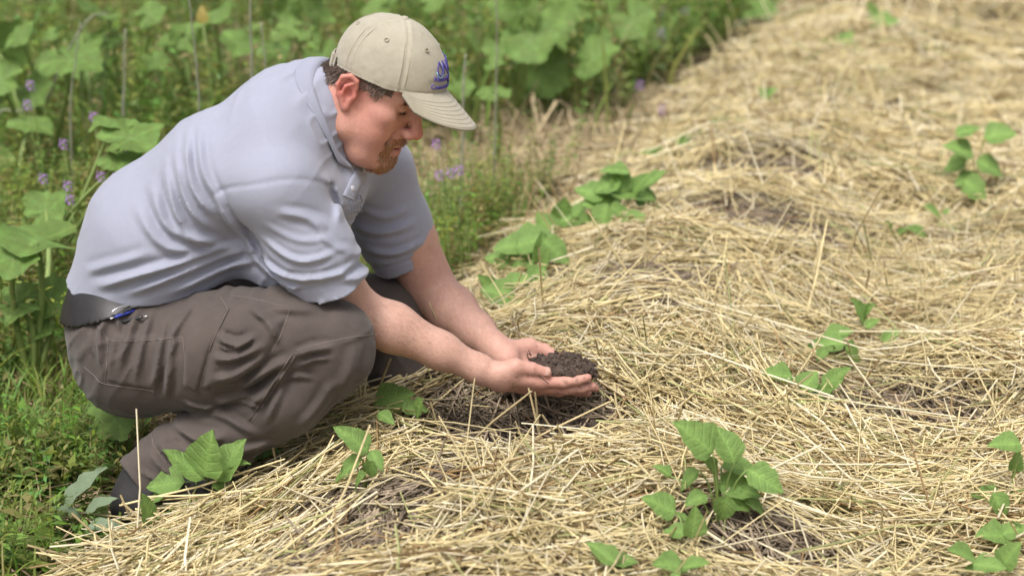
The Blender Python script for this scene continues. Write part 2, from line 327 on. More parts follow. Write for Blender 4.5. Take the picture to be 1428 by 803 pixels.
def leaflets(name, X, Y, h, ln, npair, col, label, cat='weeds', wid=.34):
    """upright sprigs carrying pairs of small leaves"""
    n = len(X); a = RNG.uniform(0, 6.28, n); H = h * RNG.uniform(.5, 1.25, n); lean = RNG.uniform(0, .6, n); z = zg(X, Y) - .006; V = []; F4 = []; cc = []; off = 0
    P = lambda t: np.stack([X + np.cos(a) * lean * H * t ** 1.5, Y + np.sin(a) * lean * H * t ** 1.5, z + H * t], -1)
    s0 = np.stack([-np.sin(a), np.cos(a), 0 * a], -1); P0, P1 = P(0), P(1.)
    quads = [np.stack([P0 - s0 * .0012, P0 + s0 * .0012, P1 + s0 * .0008, P1 - s0 * .0008], 1)]
    for k in range(npair):
        t = .25 + .75 * k / max(1, npair - 1); b = RNG.uniform(0, 6.28, n); l_ = ln * (1.1 - .5 * t) * RNG.uniform(.7, 1.3, n); el = RNG.uniform(-.2, .8, n)
        for sg in (0, math.pi):
            d = np.stack([np.cos(b + sg) * np.cos(el), np.sin(b + sg) * np.cos(el), np.sin(el)], -1); s = np.stack([-np.sin(b + sg), np.cos(b + sg), RNG.uniform(-.4, .4, n)], -1)
            p = P(t); L2 = l_[:, None]; quads.append(np.stack([p, p + d * L2 * .45 + s * L2 * wid * .5, p + d * L2 - [0, 0, .15] * L2, p + d * L2 * .45 - s * L2 * wid * .5], 1))
    Q = np.stack(quads, 1); m = Q.shape[1]; V = Q.reshape(-1, 3); F = np.arange(len(V)).reshape(-1, 4)
    c = np.repeat(col, m * 4, 0) * np.repeat(RNG.uniform(.8, 1.2, n * m), 4)[:, None]
    return link(name, mesh_np(name, V, F, col=c), M['weed'], label=label, cat=cat, kind='stuff')
off_bed = lambda x, y: np.clip((edge(y) - .02 - bed_u(x, y)) / .12, 0, 1)
low = lambda x, y: off_bed(x, y) * ~man_zone(x, y)
nz = lambda x, y, s: np.clip(.5 + 1.6 * vnoise(np.stack([x, y], -1), s), .05, 1)
X, Y = scatter(4200, (2.8, 4.3), (-2.0, -.1), lambda x, y: low(x, y) * nz(x, y, 6.)); blades('grass', X, Y, .11, .0045, greens(len(X)), 'green grass blades growing around the squatting man')
X, Y = scatter(700, (2.8, 4.4), (-1.6, -.2), lambda x, y: low(x, y) * nz(x, y, 5.)); leaflets('feathery_weeds', X, Y, .12, .030, 7, greens(len(X)), 'feathery green weeds at the left edge near the boot', wid=.3)
X, Y = scatter(700, (2.8, 4.4), (-1.6, -.4), lambda x, y: low(x, y) * nz(x, y, 5.)); leaflets('leafy_weeds', X, Y, .07, .065, 3, greens(len(X)) * .8, 'low leafy weeds covering the furrow left of the straw', wid=.36)
X, Y = scatter(6200, (4.0, 6.0), (-2.8, .3), lambda x, y: off_bed(x, y) * (1 - .95 * path(x, y)) * nz(x, y, 3.)); blades('grass', X, Y, .17, .005, greens(len(X)), 'blurred grass behind the man')
X, Y = scatter(5000, (4.0, 6.2), (-2.8, .3), lambda x, y: off_bed(x, y) * (1 - .95 * path(x, y)) * nz(x, y, 3.)); leaflets('vetch_weeds', X, Y, .24, .030, 9, greens(len(X)) * [1.1, 1, 1.1], 'fine leaved trailing weeds in the strip behind the man', wid=.36)
X, Y = scatter(9000, (6.0, 12.5), (-5.2, 2.4), lambda x, y: off_bed(x, y) * (1 - .97 * path(x, y)) * nz(x, y, 2.)); blades('grass', X, Y, .36, .009, greens(len(X)), 'tall blurred grass along the far edge of the bed')
X, Y = scatter(6800, (6.0, 12.5), (-5.2, 2.4), lambda x, y: off_bed(x, y) * (1 - .97 * path(x, y)) * nz(x, y, 2.)); leaflets('vetch_weeds', X, Y, .36, .056, 7, greens(len(X)) * [1., .95, 1.1], 'blurred green undergrowth below the squash leaves', wid=.4)

# ================================================================== signed-distance modelling (numpy) -> surface nets
def smin(a, b, k):
    h = np.maximum(k - np.abs(a - b), 0) / k
    return np.minimum(a, b) - h * h * k * .25
def smax(a, b, k): return -smin(-a, -b, k)
def ell(P, c, r):
    q = (P - np.asarray(c, f4)) / np.asarray(r, f4); k0 = np.sqrt((q * q).sum(-1)); q2 = q / np.asarray(r, f4)
    k1 = np.sqrt((q2 * q2).sum(-1)) + 1e-6
    return k0 * (k0 - 1) / k1
def sph(P, c, r):
    d = P - np.asarray(c, f4); return np.sqrt((d * d).sum(-1)) - r
def cone(P, a, b, ra, rb):
    a = np.asarray(a, f4); b = np.asarray(b, f4); ab = b - a; t = np.clip(((P - a) @ ab) / (ab @ ab), 0, 1)
    d = P - (a + t[..., None] * ab); return np.sqrt((d * d).sum(-1)) - (ra + (rb - ra) * t)
def chain(P, pts, rad, k=.004):
    d = None
    for i in range(len(pts) - 1):
        e = cone(P, pts[i], pts[i + 1], rad[i], rad[i + 1]); d = e if d is None else smin(d, e, k)
    return d
def sweep(P, C, A, B, Ls, k=.01):
    """elliptical sweep: centres C, half-thickness A (in-plane), half-width B along lateral Ls"""
    C = np.asarray(C, f4); A = np.asarray(A, f4); B = np.asarray(B, f4); Ls = np.asarray(Ls, f4); out = None
    for i in range(len(C) - 1):
        d = C[i + 1] - C[i]; ln = np.sqrt(d @ d); T = d / ln
        t = np.clip(((P - C[i]) @ d) / (d @ d), 0, 1)
        r = P - (C[i] + t[..., None] * d); L0 = Ls[i] * 1.0 + 0; L1 = Ls[i + 1]
        L = (L0 + L1) / 2; L = L - T * (L @ T); L = L / np.sqrt(L @ L); Nn = np.cross(T, L)
        a = A[i] + (A[i + 1] - A[i]) * t; b = B[i] + (B[i + 1] - B[i]) * t; m = np.minimum(a, b)
        rl = r @ L; rn = r @ Nn; rt = r @ T
        e = (np.sqrt((rn / a) ** 2 + (rl / b) ** 2 + (rt / m) ** 2) - 1) * m
        out = e if out is None else smin(out, e, k)
    return out
from concurrent.futures import ThreadPoolExecutor
POOL = ThreadPoolExecutor(4)
_CO8 = np.array([[i, j, k] for i in (0, 1) for j in (0, 1) for k in (0, 1)])
def polygonize(f, lo, hi, h, blk=5, slack=1.5):
    lo = np.asarray(lo, float); n = [int(math.ceil((hi[i] - lo[i]) / h / blk)) for i in range(3)]
    g = np.stack(np.meshgrid(*[np.arange(m) for m in n], indexing='ij'), -1).reshape(-1, 3)
    gp = (lo + (g * blk + (blk - 1) / 2) * h).astype(f4); cf = np.concatenate(list(POOL.map(f, np.array_split(gp, 8))))
    act = g[np.abs(cf) < blk * h * .9 * slack]
    D = np.repeat(np.repeat(np.repeat(cf.reshape(n).astype(f4), blk, 0), blk, 1), blk, 2)
    o = np.stack(np.meshgrid(*[np.arange(blk)] * 3, indexing='ij'), -1).reshape(-1, 3)
    def work(c):
        ii = (act[c:c + 600, None, :] * blk + o[None]).reshape(-1, 3)
        D[ii[:, 0], ii[:, 1], ii[:, 2]] = f((lo + ii * h).astype(f4))
    list(POOL.map(work, range(0, len(act), 600)))
    S = D < 0; s = np.array(D.shape)
    cnt = np.zeros(s - 1, np.int8)
    for a, b, c in _CO8: cnt += S[a:s[0] - 1 + a, b:s[1] - 1 + b, c:s[2] - 1 + c]
    cells = np.argwhere((cnt > 0) & (cnt < 8)); flat = (cells[:, 0] * s[1] + cells[:, 1]) * s[2] + cells[:, 2]
    val = np.stack([D[cells[:, 0] + a, cells[:, 1] + b, cells[:, 2] + c] for a, b, c in _CO8], 1)
    acc = np.zeros((len(cells), 3)); num = np.zeros(len(cells))
    for e0 in range(8):
        for e1 in range(e0 + 1, 8):
            if np.abs(_CO8[e0] - _CO8[e1]).sum() != 1: continue
            a = val[:, e0]; b = val[:, e1]; msk = (a < 0) != (b < 0)
            t = np.where(msk, a / np.where(msk, a - b, 1), 0)
            acc += (_CO8[e0] + t[:, None] * (_CO8[e1] - _CO8[e0])) * msk[:, None]; num += msk
    V = lo + (cells + acc / num[:, None]) * h
    quads = []
    for ax in range(3):
        u, v = [(1, 2), (2, 0), (0, 1)][ax]
        sl0 = [slice(None)] * 3; sl1 = [slice(None)] * 3; sl0[ax] = slice(0, -1); sl1[ax] = slice(1, None)
        E = np.argwhere(S[tuple(sl0)] != S[tuple(sl1)])
        E = E[(E[:, u] > 0) & (E[:, v] > 0) & (E[:, u] < s[u] - 1) & (E[:, v] < s[v] - 1)]
        ins = S[E[:, 0], E[:, 1], E[:, 2]]; q = []
        for du, dv in ((-1, -1), (0, -1), (0, 0), (-1, 0)):
            c = E.copy(); c[:, u] += du; c[:, v] += dv
            q.append(np.searchsorted(flat, (c[:, 0] * s[1] + c[:, 1]) * s[2] + c[:, 2]))
        q = np.stack(q, 1); q[~ins] = q[~ins][:, ::-1]; quads.append(q)
    return V, np.concatenate(quads)
def relax(V, Q, it=1, lam=.5):
    for _ in range(it):
        A_ = Q.ravel(); B_ = np.roll(Q, -1, 1).ravel(); n = np.bincount(A_, minlength=len(V))
        S_ = np.stack([np.bincount(A_, V[B_, k], len(V)) for k in range(3)], 1)
        V = V + lam * (S_ / np.maximum(n, 1)[:, None] - V)
    return V
def march(f, px, py, y0=3.2, y1=4.3):
    """first hit of the surface along the sight line through a pixel; returns point and outward normal"""
    px = np.asarray(px, float); py = np.asarray(py, float)
    d = FW + ((px - 714) / FP)[:, None] * RT - ((py - 401.5) / FP)[:, None] * UP; d = d / np.linalg.norm(d, axis=1)[:, None]
    t = y0 / d[:, 1]
    for _ in range(22):
        t = np.minimum(t + .8 * f((CO + d * t[:, None]).astype(f4)), y1 / d[:, 1])
    p = CO + d * t[:, None]; e = .003
    n = np.stack([f((p + np.eye(3)[i] * e).astype(f4)) - f((p - np.eye(3)[i] * e).astype(f4)) for i in range(3)], 1)
    return p, norm(n)
def segdist(xz, poly):
    """distance from 2-D points to a polyline and the parameter along it"""
    best = None; bt = None; n = len(poly) - 1
    for i in range(n):
        a = np.asarray(poly[i], f4); b = np.asarray(poly[i + 1], f4); ab = b - a
        t = np.clip(((xz - a) @ ab) / (ab @ ab + 1e-9), 0, 1); r = xz - (a + t[..., None] * ab); d = np.sqrt((r * r).sum(-1))
        if best is None: best, bt = d, (i + t) / n
        else:
            m = d < best; best = np.where(m, d, best); bt = np.where(m, (i + t) / n, bt)
    return best, bt
def crease(P, rot, sc, amp, ms):
    """thin sharp cloth creases: ridged noise stretched along one direction, fading in and out"""
    q = (P @ rot) * np.asarray(sc, f4); q = q + .35 * vnoise(P, 11.)[:, None]
    return amp * (1 - np.abs(vnoise(q))) ** 5 * np.clip(.45 + 1.3 * vnoise(P + 3.1, ms), 0, 1)
class Folds:
    """cloth folds: ridges and valleys along polylines on the side of the body that faces -Y"""
    def __init__(s, lst, Y, ymax, gain=1., sharp=1.):
        s.gain = gain; s.l = []; s.ymax = ymax
        for pts, amp, wd in lst:
            wd = wd * sharp; q = spline([at(x, y, Y)[[0, 2]] for x, y in pts], max(4, len(pts) * 3)); s.l.append((q, amp, wd, q.min(0) - 3 * wd, q.max(0) + 3 * wd))
    def __call__(s, P):
        out = np.zeros(len(P), f4); xz = P[:, [0, 2]]; ym = P[:, 1] < s.ymax
        for q, amp, wd, lo, hi in s.l:
            m = ym & (xz[:, 0] > lo[0]) & (xz[:, 0] < hi[0]) & (xz[:, 1] > lo[1]) & (xz[:, 1] < hi[1])
            if not m.any(): continue
            d, t = segdist(xz[m], q)
            prof = np.exp(-(d / wd) ** 1.3) - .5 * np.exp(-((d - 1.6 * wd) / (.8 * wd)) ** 2)
            out[m] += s.gain * amp * prof * np.clip(np.sin(np.pi * np.clip(t, 0.02, .98)) * 1.5, 0, 1)
        return out

# ================================================================== the kneeling person
person = link('person', None, label='man in grey polo shirt and khaki cap squatting with soil in his cupped hands', cat='person')
YC = 3.60
# ---- joints (photo pixels -> metres)
HEAD_YAW, HEAD_PITCH = R(-20), R(29)
cy, sy = math.cos(HEAD_YAW), math.sin(HEAD_YAW); cp, sp = math.cos(HEAD_PITCH), math.sin(HEAD_PITCH)
RH = np.array([[cy, -sy, 0], [sy, cy, 0], [0, 0, 1]]) @ np.array([[cp, 0, sp], [0, 1, 0], [-sp, 0, cp]])
HO = at(491, 132, 3.50) - RH @ np.array([0, -.082, 0])      # point between the ears
def to_head(P): return (P - HO.astype(f4)) @ RH.astype(f4)
def from_head(q): return np.asarray(q, float) @ RH.T + HO
HC = [at(185, 428, YC), at(235, 332, YC), at(320, 244, YC), at(402, 178, YC), at(448, 146, YC)]
def lat(a): return (math.sin(R(a)), math.cos(R(a)), 0)
TL = [lat(4), lat(10), lat(18), lat(25), lat(25)]
TA = [.130, .142, .117, .082, .054]; TB = [.160, .172, .172, .152, .072]
SHN, SHF = at(388, 262, 3.43), at(520, 238, 3.78)            # shoulders: near (his right), far
ELN, ELF = at(492, 430, 3.515), at(604, 408, 3.80)
WRN, WRF = at(688, 524, 3.53), at(700, 494, 3.635)
NECK0, NECK1 = at(420, 165, YC), from_head((-.018, 0, -.01))

def hand_nodes(W, u, r, curl, spread, thumb, flip=1, sh=0):
    """skeleton of a hand: wrist W, finger direction u, towards-thumb r, palm normal n"""
    u = norm(u); r = norm(np.asarray(r) - u * (np.asarray(r) @ u)); n = np.cross(u, r) * flip
    def pt(a, b, c): return W + u * a + r * b + n * c
    mcp = [(.090, .029 + sh, .000), (.094, .009 + sh, -.003), (.089, -.011 + sh, -.002), (.081, -.029 + sh, .003)]
    ln = [(.043, .026, .022), (.047, .030, .023), (.044, .028, .022), (.034, .021, .020)]
    rr = [.0105, .0107, .0100, .0088]; fing = []
    for i in range(4):
        p = pt(*mcp[i]); pts = [p]; a = 0; sd_ = spread[i]
        for j in range(3):
            a += curl[i][j]; dr = math.cos(a) * (u * math.cos(sd_) + r * math.sin(sd_)) + math.sin(a) * n
            p = p + dr * ln[i][j]; pts.append(p)
        fing.append((pts, [rr[i] * 1.08, rr[i] * 1.0, rr[i] * .9, rr[i] * .74]))
    th = [pt(*t) for t in thumb]
    return dict(W=W, u=u, r=r, n=n, pt=pt, f=fing, th=th, mcp=[pt(*m) for m in mcp])
def hand_sdf(P, H):
    pt = H['pt']; d = None
    for i in range(4):
        e = chain(P, [pt(.012, [.016, .005, -.006, -.015][i], 0), H['mcp'][i]], [.0165, .0135], .006); d = e if d is None else smin(d, e, .014)
    d = smin(d, chain(P, [pt(.02, -.019, .004), pt(.055, -.026, .006)], [.015, .013]), .014)            # heel of the palm
    d = smin(d, chain(P, [pt(.012, .014, .004), H['th'][1]], [.0175, .0155]), .016)                        # ball of the thumb
    d = smax(d, -ell((P - pt(.06, -.002, .026).astype(f4)) @ np.stack([H['u'], H['r'], H['n']], 1).astype(f4), (0, 0, 0), (.035, .02, .014)), .012)
    for pts, rd in H['f']:
        e = chain(P, pts, rd, .003)
        e = smin(e, sph(P, pts[1], rd[1] * 1.04), .003)
        d = smin(d, e, .0045)
    th = H['th']
    e = chain(P, th, [.0160, .0145, .0130, .0105], .004)
    d = smin(d, e, .006)
    return d
HN = hand_nodes(WRN, at(832, 545, 3.545) - WRN, (.0, -.80, .60), [(.13, .16, .12), (.06, .14, .14), (.06, .16, .16), (.10, .20, .2)], [.0, .0, .03, .06],
                [(.016, .012, .008), (.036, .028, .014), (.066, .024, .016), (.096, .018, .015)], flip=-1, sh=-.024)
HF = hand_nodes(WRF, at(824, 556, 3.63) - WRF, (.0, .86, .50), [(.12, .25, .2), (.10, .2, .2), (.1, .2, .2), (.15, .2, .2)], [.05, 0, 0, -.03],
                [(.018, .022, .006), (.042, .040, .014), (.072, .044, .018), (.100, .036, .024)], flip=1, sh=0)

def head_sdf(q):
    """q in head space: x forward, y sideways, z up, origin between the ear canals"""
    a = q.copy(); a[:, 1] = np.abs(a[:, 1])
    d = ell(a, (.003, 0, .045), (.090, .0735, .086))
    d = smin(d, ell(a, (.040, 0, .040), (.054, .062, .055)), .03)
    d = smin(d, ell(a, (.038, 0, -.032), (.054, .060, .068)), .03)
    d = smin(d, chain(a, [(-.004, .056, -.030), (.010, .057, -.066), (.050, .038, -.098), (.080, .008, -.108)], [.020, .021, .021, .019], .02), .028)
    d = smin(d, ell(a, (.050, .040, -.045), (.032, .028, .042)), .022)                # full cheek
    d = smin(d, ell(a, (.060, .046, -.010), (.022, .020, .017)), .018)                # cheekbone
    d = smin(d, ell(a, (.040, 0, -.104), (.046, .047, .028)), .025)                   # under the chin
    d = smin(d, chain(a, [(.086, 0, .030), (.074, .043, .032)], [.0115, .011], .01), .016)   # brow
    d = smin(d, ell(a, (.078, 0, -.066), (.024, .030, .030)), .018)                   # muzzle
    d = smin(d, ell(a, (.083, 0, -.103), (.019, .023, .018)), .016)                   # chin
    d = smax(d, -sph(a, (.093, .032, .010), .0165), .014)                              # eye socket
    d = smin(d, chain(a, [(.088, 0, .022), (.102, 0, -.002), (.1165, 0, -.027)], [.008, .0092, .0124], .006), .010)  # nose
    d = smin(d, ell(a, (.1055, .0125, -.034), (.0135, .0095, .0095)), .006)            # nostril wing
    d = smax(d, -ell(a, (.1085, .0072, -.0435), (.006, .0035, .005)), .003)
    d = smin(d, chain(a, [(.1020, 0, -.0600), (.0985, .010, -.0608), (.0885, .0235, -.0680)], [.0052, .005, .003], .003), .006)
    d = smin(d, chain(a, [(.1000, 0, -.0795), (.0965, .010, -.0785), (.0885, .0215, -.0715)], [.0060, .0055, .003], .003), .006)
    d = smax(d, -ell(a, (.100, 0, -.0695), (.018, .0205, .0030)), .003)                # parted lips
    d = smax(d, -chain(a, [(.086, .030, -.040), (.082, .036, -.062)], [.0035, .002], .003) - .001, .008)   # smile line
    d = smin(d, ell(a, (.0735, .0315, .011), (.0142, .0150, .0128)), .004)             # eyelids over the ball
    d = smax(d, -chain(a, [(.0895, .0215, .0055), (.0890, .0315, .0035), (.0830, .0425, .0055)], [.0011, .0014, .001], .001), .0015)   # lid line
    # ear
    e = q.copy(); e[:, 1] = np.abs(e[:, 1]); c, s_ = math.cos(.2), math.sin(.2)
    ex = e[:, 0] * c + e[:, 2] * s_; ez = -e[:, 0] * s_ + e[:, 2] * c; ey = e[:, 1]; E = np.stack([ex, ey, ez], 1)
    h = ell(E, (-.010, .079, .003), (.0175, .0075, .027))
    h = smax(h, -ell(E, (-.005, .089, -.001), (.0085, .009, .0115)), .004)
    h = smax(h, -chain(E, [(-.004, .090, .018), (-.015, .093, .014), (-.018, .092, .0)], [.0045, .0045, .003], .002), .004)
    h = smin(h, chain(E, [(.006, .080, .012), (.003, .084, .026), (-.009, .088, .033), (-.022, .091, .027), (-.0275, .091, .010), (-.0235, .088, -.008), (-.013, .083, -.022)],
                      [.0040, .0042, .0045, .0046, .0044, .0040, .004], .003), .003)
    h = smin(h, chain(E, [(-.002, .086, .020), (-.013, .0895, .012), (-.0165, .089, -.002), (-.012, .086, -.014)], [.003, .0032, .003, .003], .002), .003)   # antihelix
    h = smin(h, ell(E, (-.007, .0815, -.025), (.0085, .0055, .010)), .005)
    h = smin(h, ell(E, (.004, .080, -.003), (.005, .005, .007)), .003)                 # tragus
    h = smax(h, -sph(E, (-.002, .084, -.003), .0042), .002)
    return smin(d, h, .005)
def near(P, c, rad): d = P - np.asarray(c, f4); return (d * d).sum(-1) < rad * rad
def body_sdf(P):
    out = np.full(len(P), .2, f4)
    def put(m, fn, k=.02):
        if m.any(): out[m] = smin(out[m], fn(P[m]), k)
    put(near(P, (HC[2] + HC[3]) / 2, .42), lambda p: sweep(p, HC, np.array(TA) * .62, np.array(TB) * .6, TL, .04), .03)
    put(near(P, SHN, .5), lambda p: chain(p, [(SHN + HC[3]) / 2, SHN, (SHN * .45 + ELN * .55), ELN], [.05, .052, .05, .046], .02), .04)
    put(near(P, SHF, .5), lambda p: chain(p, [(SHF + HC[3]) / 2, SHF, (SHF * .45 + ELF * .55), ELF], [.05, .055, .056, .051], .02), .04)
    def forearm(p, e, w_, r0):
        dd = w_ - e
        return chain(p, [e, e + dd * .28, e + dd * .62, e + dd * .9, w_ + dd * .06], [r0, r0 * 1.06, r0 * .80, r0 * .60, r0 * .56], .02)
    put(near(P, (ELN + WRN) / 2, .25), lambda p: forearm(p, ELN, WRN, .0415), .015)
    put(near(P, (ELF + WRF) / 2, .25), lambda p: forearm(p, ELF, WRF, .0440), .015)
    put(near(P, NECK1, .3), lambda p: sweep(p, [NECK0, (NECK0 + NECK1) / 2, NECK1], [.068, .064, .066], [.072, .066, .062], [lat(20)] * 3, .02), .03)
    put(near(P, HO, .24), lambda p: head_sdf(to_head(p)), .022)
    put(near(P, HN['pt'](.09, 0, 0), .16), lambda p: hand_sdf(p, HN), .012)
    put(near(P, HF['pt'](.09, 0, 0), .16), lambda p: hand_sdf(p, HF), .012)
    return out
BV, BQ = polygonize(body_sdf, (-.64, 3.30, .12), (.24, 3.94, 1.02), .0027)
# skin tones
def skin_colour(V):
    c = np.tile(np.array([.56, .335, .262]), (len(V), 1)); q = to_head(V.astype(f4)); inh = near(V, HO, .19); ay = np.abs(q[:, 1])
    def tint(msk, col, k): 
        kk = (k * msk)[:, None]; c[:] = c * (1 - kk) + np.array(col) * kk
    g = lambda p, r: np.exp(-(((q[:, 0] - p[0]) ** 2 + (ay - p[1]) ** 2 + (q[:, 2] - p[2]) ** 2) / r ** 2)) * inh
    c[inh] = (.54, .285, .220)
    tint(g((.06, .045, -.035), .035), (.54, .215, .17), .6)
    tint(g((.118, 0, -.03), .02), (.50, .17, .13), .8)
    tint(g((-.012, .088, .005), .036), (.56, .17, .14), .85)
    tint(g((.10, 0, -.0625), .008) + g((.093, .012, -.065), .007) + g((.10, 0, -.079), .008) + g((.093, .012, -.077), .007), (.42, .12, .115), .8)
    far = 1 / (1 + np.exp(-(V[:, 1] - 3.72) / .05)) * (1 - inh)
    tint(far, (.55, .31, .245), .8)
    for H in (HN, HF):
        m = np.exp(-((V - H['pt'](.1, 0, .0)) ** 2).sum(1) / .085 ** 2); tint(m, (.56, .285, .225), .8)
        for pts, rd in H['f'] + [(H['th'], 0)]:
            tint(np.exp(-((V - pts[-1]) ** 2).sum(1) / .014 ** 2), (.56, .23, .19), .6)
            tint(np.exp(-((V - pts[1]) ** 2).sum(1) / .010 ** 2), (.5, .22, .17), .3)
    # short hair under the cap darkens the scalp
    hair = inh & (((q[:, 0] < -.032) & (q[:, 2] > -.026 + .35 * (q[:, 0] + .1)) & (ay < .085)) | ((q[:, 2] > .028) & (ay > .045) & (q[:, 0] < .062) & (q[:, 0] > -.02) & (ay < .079)))
    #hair tint
    c[hair] = (.10, .062, .045)
    dirt = vnoise(V, 140.) + .5 * vnoise(V, 420.)
    dm = np.zeros(len(V), bool)
    for H in (HN, HF): dm |= near(V, H['pt'](.12, 0, 0), .09)
    tint(np.clip((dirt - .55) * 4, 0, 1) * dm, (.17, .095, .065), .5)
    return np.clip(c, 0, 1)
body = link('body', mesh_np('body', BV, BQ, col=skin_colour(BV)), M['skin'], person)

# ---- finger nails and eyes
def patch(P0, n, u, w_, l_, h_=.0016):
    n = norm(n); u = norm(u - n * (u @ n)); v = np.cross(n, u); V = []; F = []; NU, NVv = 6, 6
    for i in range(NU + 1):
        for j in range(NVv + 1):
            s = i / NU * 2 - 1; t = j / NVv * 2 - 1; k = math.sqrt(max(0, 1 - .45 * s ** 4)); 
            V.append(P0 + u * s * l_ / 2 + v * t * w_ / 2 * k + n * (h_ - .42 * w_ * t * t * .5 - .0012 * s * s))
    for i in range(NU):
        for j in range(NVv): a = i * (NVv + 1) + j; F.append((a, a + 1, a + NVv + 2, a + NVv + 1))
    return V, F
def nail(H, pts, rad, side):
    d = norm(pts[-1] - pts[-2]); nn = side; P0 = pts[-1] - d * .003 + norm(nn - d * (nn @ d)) * (rad - .0006)
    link('nail', mesh_py('nail', *patch(P0, nn, d, rad * 1.6, .0135)), M['nail'], body)
nail(HN, HN['th'], .0108, norm(np.array([.1, -.75, .65])))
for pts, rd in HN['f'][:3]: nail(HN, pts, rd[-1], -HN['n'])
# ---- hair, eyebrow and beard strands, rooted on the skin
def strands(name, mask_fn, n, ln, wd, dir_fn, colf, lift=.35):
    q = to_head(BV.astype(f4)); cand = np.nonzero(near(BV, HO, .19) & mask_fn(q))[0]
    if not len(cand): return
    tri = BV[BQ]; fn = norm(np.cross(tri[:, 2] - tri[:, 0], tri[:, 3] - tri[:, 1])); vn = np.zeros_like(BV)
    vn = np.stack([sum(np.bincount(BQ[:, k], fn[:, c], len(BV)) for k in range(4)) for c in range(3)], 1)
    vn = norm(vn); ids = RNG.choice(cand, n); P0 = BV[ids] + RNG.normal(0, .0012, (n, 3)); N0 = vn[ids]
    D = norm(dir_fn(q[ids]) @ RH.T + RNG.normal(0, .28, (n, 3))); D = norm(D - N0 * (D * N0).sum(1)[:, None] + N0 * lift)
    L_ = ln * RNG.uniform(.6, 1.15, n)[:, None]; S = norm(np.cross(D, N0)) * wd
    P1 = P0 + D * L_ * .5; P2 = P1 + norm(D - N0 * lift * .7) * L_ * .5
    V = np.stack([P0 - S - N0 * .001, P0 + S - N0 * .001, P1 - S * .9, P1 + S * .9, P2], 1).reshape(-1, 3)
    b = np.arange(n)[:, None] * 5
    me = mesh_np(name, V, [b + np.array([[0, 1, 3, 2]]), b + np.array([[2, 3, 4]])], col=np.repeat(colf(n), 5, 0))
    o = link(name, me, M['hair'], person); o['kind'] = 'stuff'
def browns(base, var, grey=0):
    def fn(n):
        c = np.array(base) * RNG.uniform(1 - var, 1 + var, n)[:, None]; g = RNG.random(n) < grey; c[g] = np.array([.36, .33, .30]) * RNG.uniform(.7, 1.1, g.sum())[:, None]; return c
    return fn
strands('hair', lambda q: (q[:, 0] < -.034) & (q[:, 2] > -.026 + .35 * (q[:, 0] + .1)) & (q[:, 2] < .026 + .2 * (q[:, 0] + .03)), 3200, .015, .0005, lambda q: np.tile([-.25, 0, -1.], (len(q), 1)), browns((.075, .048, .034), .5, .01))
strands('hair', lambda q: (q[:, 2] > .020 - .4 * np.abs(q[:, 0] - .02)) & (q[:, 2] < .07) & (np.abs(q[:, 1]) > .045) & (np.abs(q[:, 1]) < .082) & (q[:, 0] > .002) & (q[:, 0] < .052 - .3 * np.abs(q[:, 2] - .04)), 1500, .010, .00042, lambda q: np.tile([-.4, 0, -1.], (len(q), 1)), browns((.12, .08, .058), .5, .2))
def beard_mask(q):
    ay = np.abs(q[:, 1]); ch = (q[:, 0] > .062) & (q[:, 2] < -.084) & (q[:, 2] > -.128) & (ay < .030)
    mo = (q[:, 0] > .078) & (q[:, 2] < -.047) & (q[:, 2] > -.0590) & (ay < .030)
    si = (q[:, 0] > .066) & (q[:, 2] < -.052) & (q[:, 2] > -.10) & (ay > .0225) & (ay < .037)
    return ch | mo | si
strands('beard', beard_mask, 3400, .0072, .00042, lambda q: np.tile([.25, 0, -1.], (len(q), 1)), browns((.33, .15, .065), .45, .10), .45)
strands('eyelash', lambda q: (np.abs(q[:, 2] - .0045) < .0022) & (q[:, 0] > .078) & (np.abs(np.abs(q[:, 1]) - .032) < .0115), 160, .007, .0003, lambda q: np.tile([.8, 0, -.5], (len(q), 1)), browns((.03, .02, .015), .3), .6)
strands('eyebrow', lambda q: (q[:, 0] > .06) & (np.abs(q[:, 2] - .033 + .25 * np.maximum(np.abs(q[:, 1]) - .03, 0)) < .0045) & (np.abs(q[:, 1]) > .012) & (np.abs(q[:, 1]) < .05), 500, .008, .0004, lambda q: np.stack([-.2 * np.ones(len(q)), np.sign(q[:, 1]), np.full(len(q), .1)], 1), browns((.14, .08, .05), .4))

# fine hair on the forearms
def arm_hair(e, w_, n):
    e, w_ = np.asarray(e), np.asarray(w_); t = ((BV - e) @ (w_ - e)) / ((w_ - e) @ (w_ - e)); c = e + t[:, None] * (w_ - e); r = BV - c
    k = np.nonzero((t > .12) & (t < .93) & ((r * r).sum(1) < .07 ** 2) & (r[:, 2] > -.02))[0]; ids = RNG.choice(k, n); P0 = BV[ids] + RNG.normal(0, .001, (n, 3)); N0 = norm(r[ids])
    D = norm(norm(w_ - e) * .9 + N0 * .35 + np.array([0, 0, -.5]) + RNG.normal(0, .3, (n, 3))); S = norm(np.cross(D, N0)) * .00014; L_ = RNG.uniform(.006, .014, n)[:, None]
    V = np.stack([P0 - S, P0 + S, P0 + D * L_], 1).reshape(-1, 3); me = mesh_np('arm_hair', V, np.arange(n * 3).reshape(-1, 3), col=np.tile(np.array([.22, .13, .08]), (n * 3, 1)))
    link('arm_hair', me, M['hair'], person)['kind'] = 'stuff'
arm_hair(ELN, WRN, 1500); arm_hair(ELF, WRF, 1300)
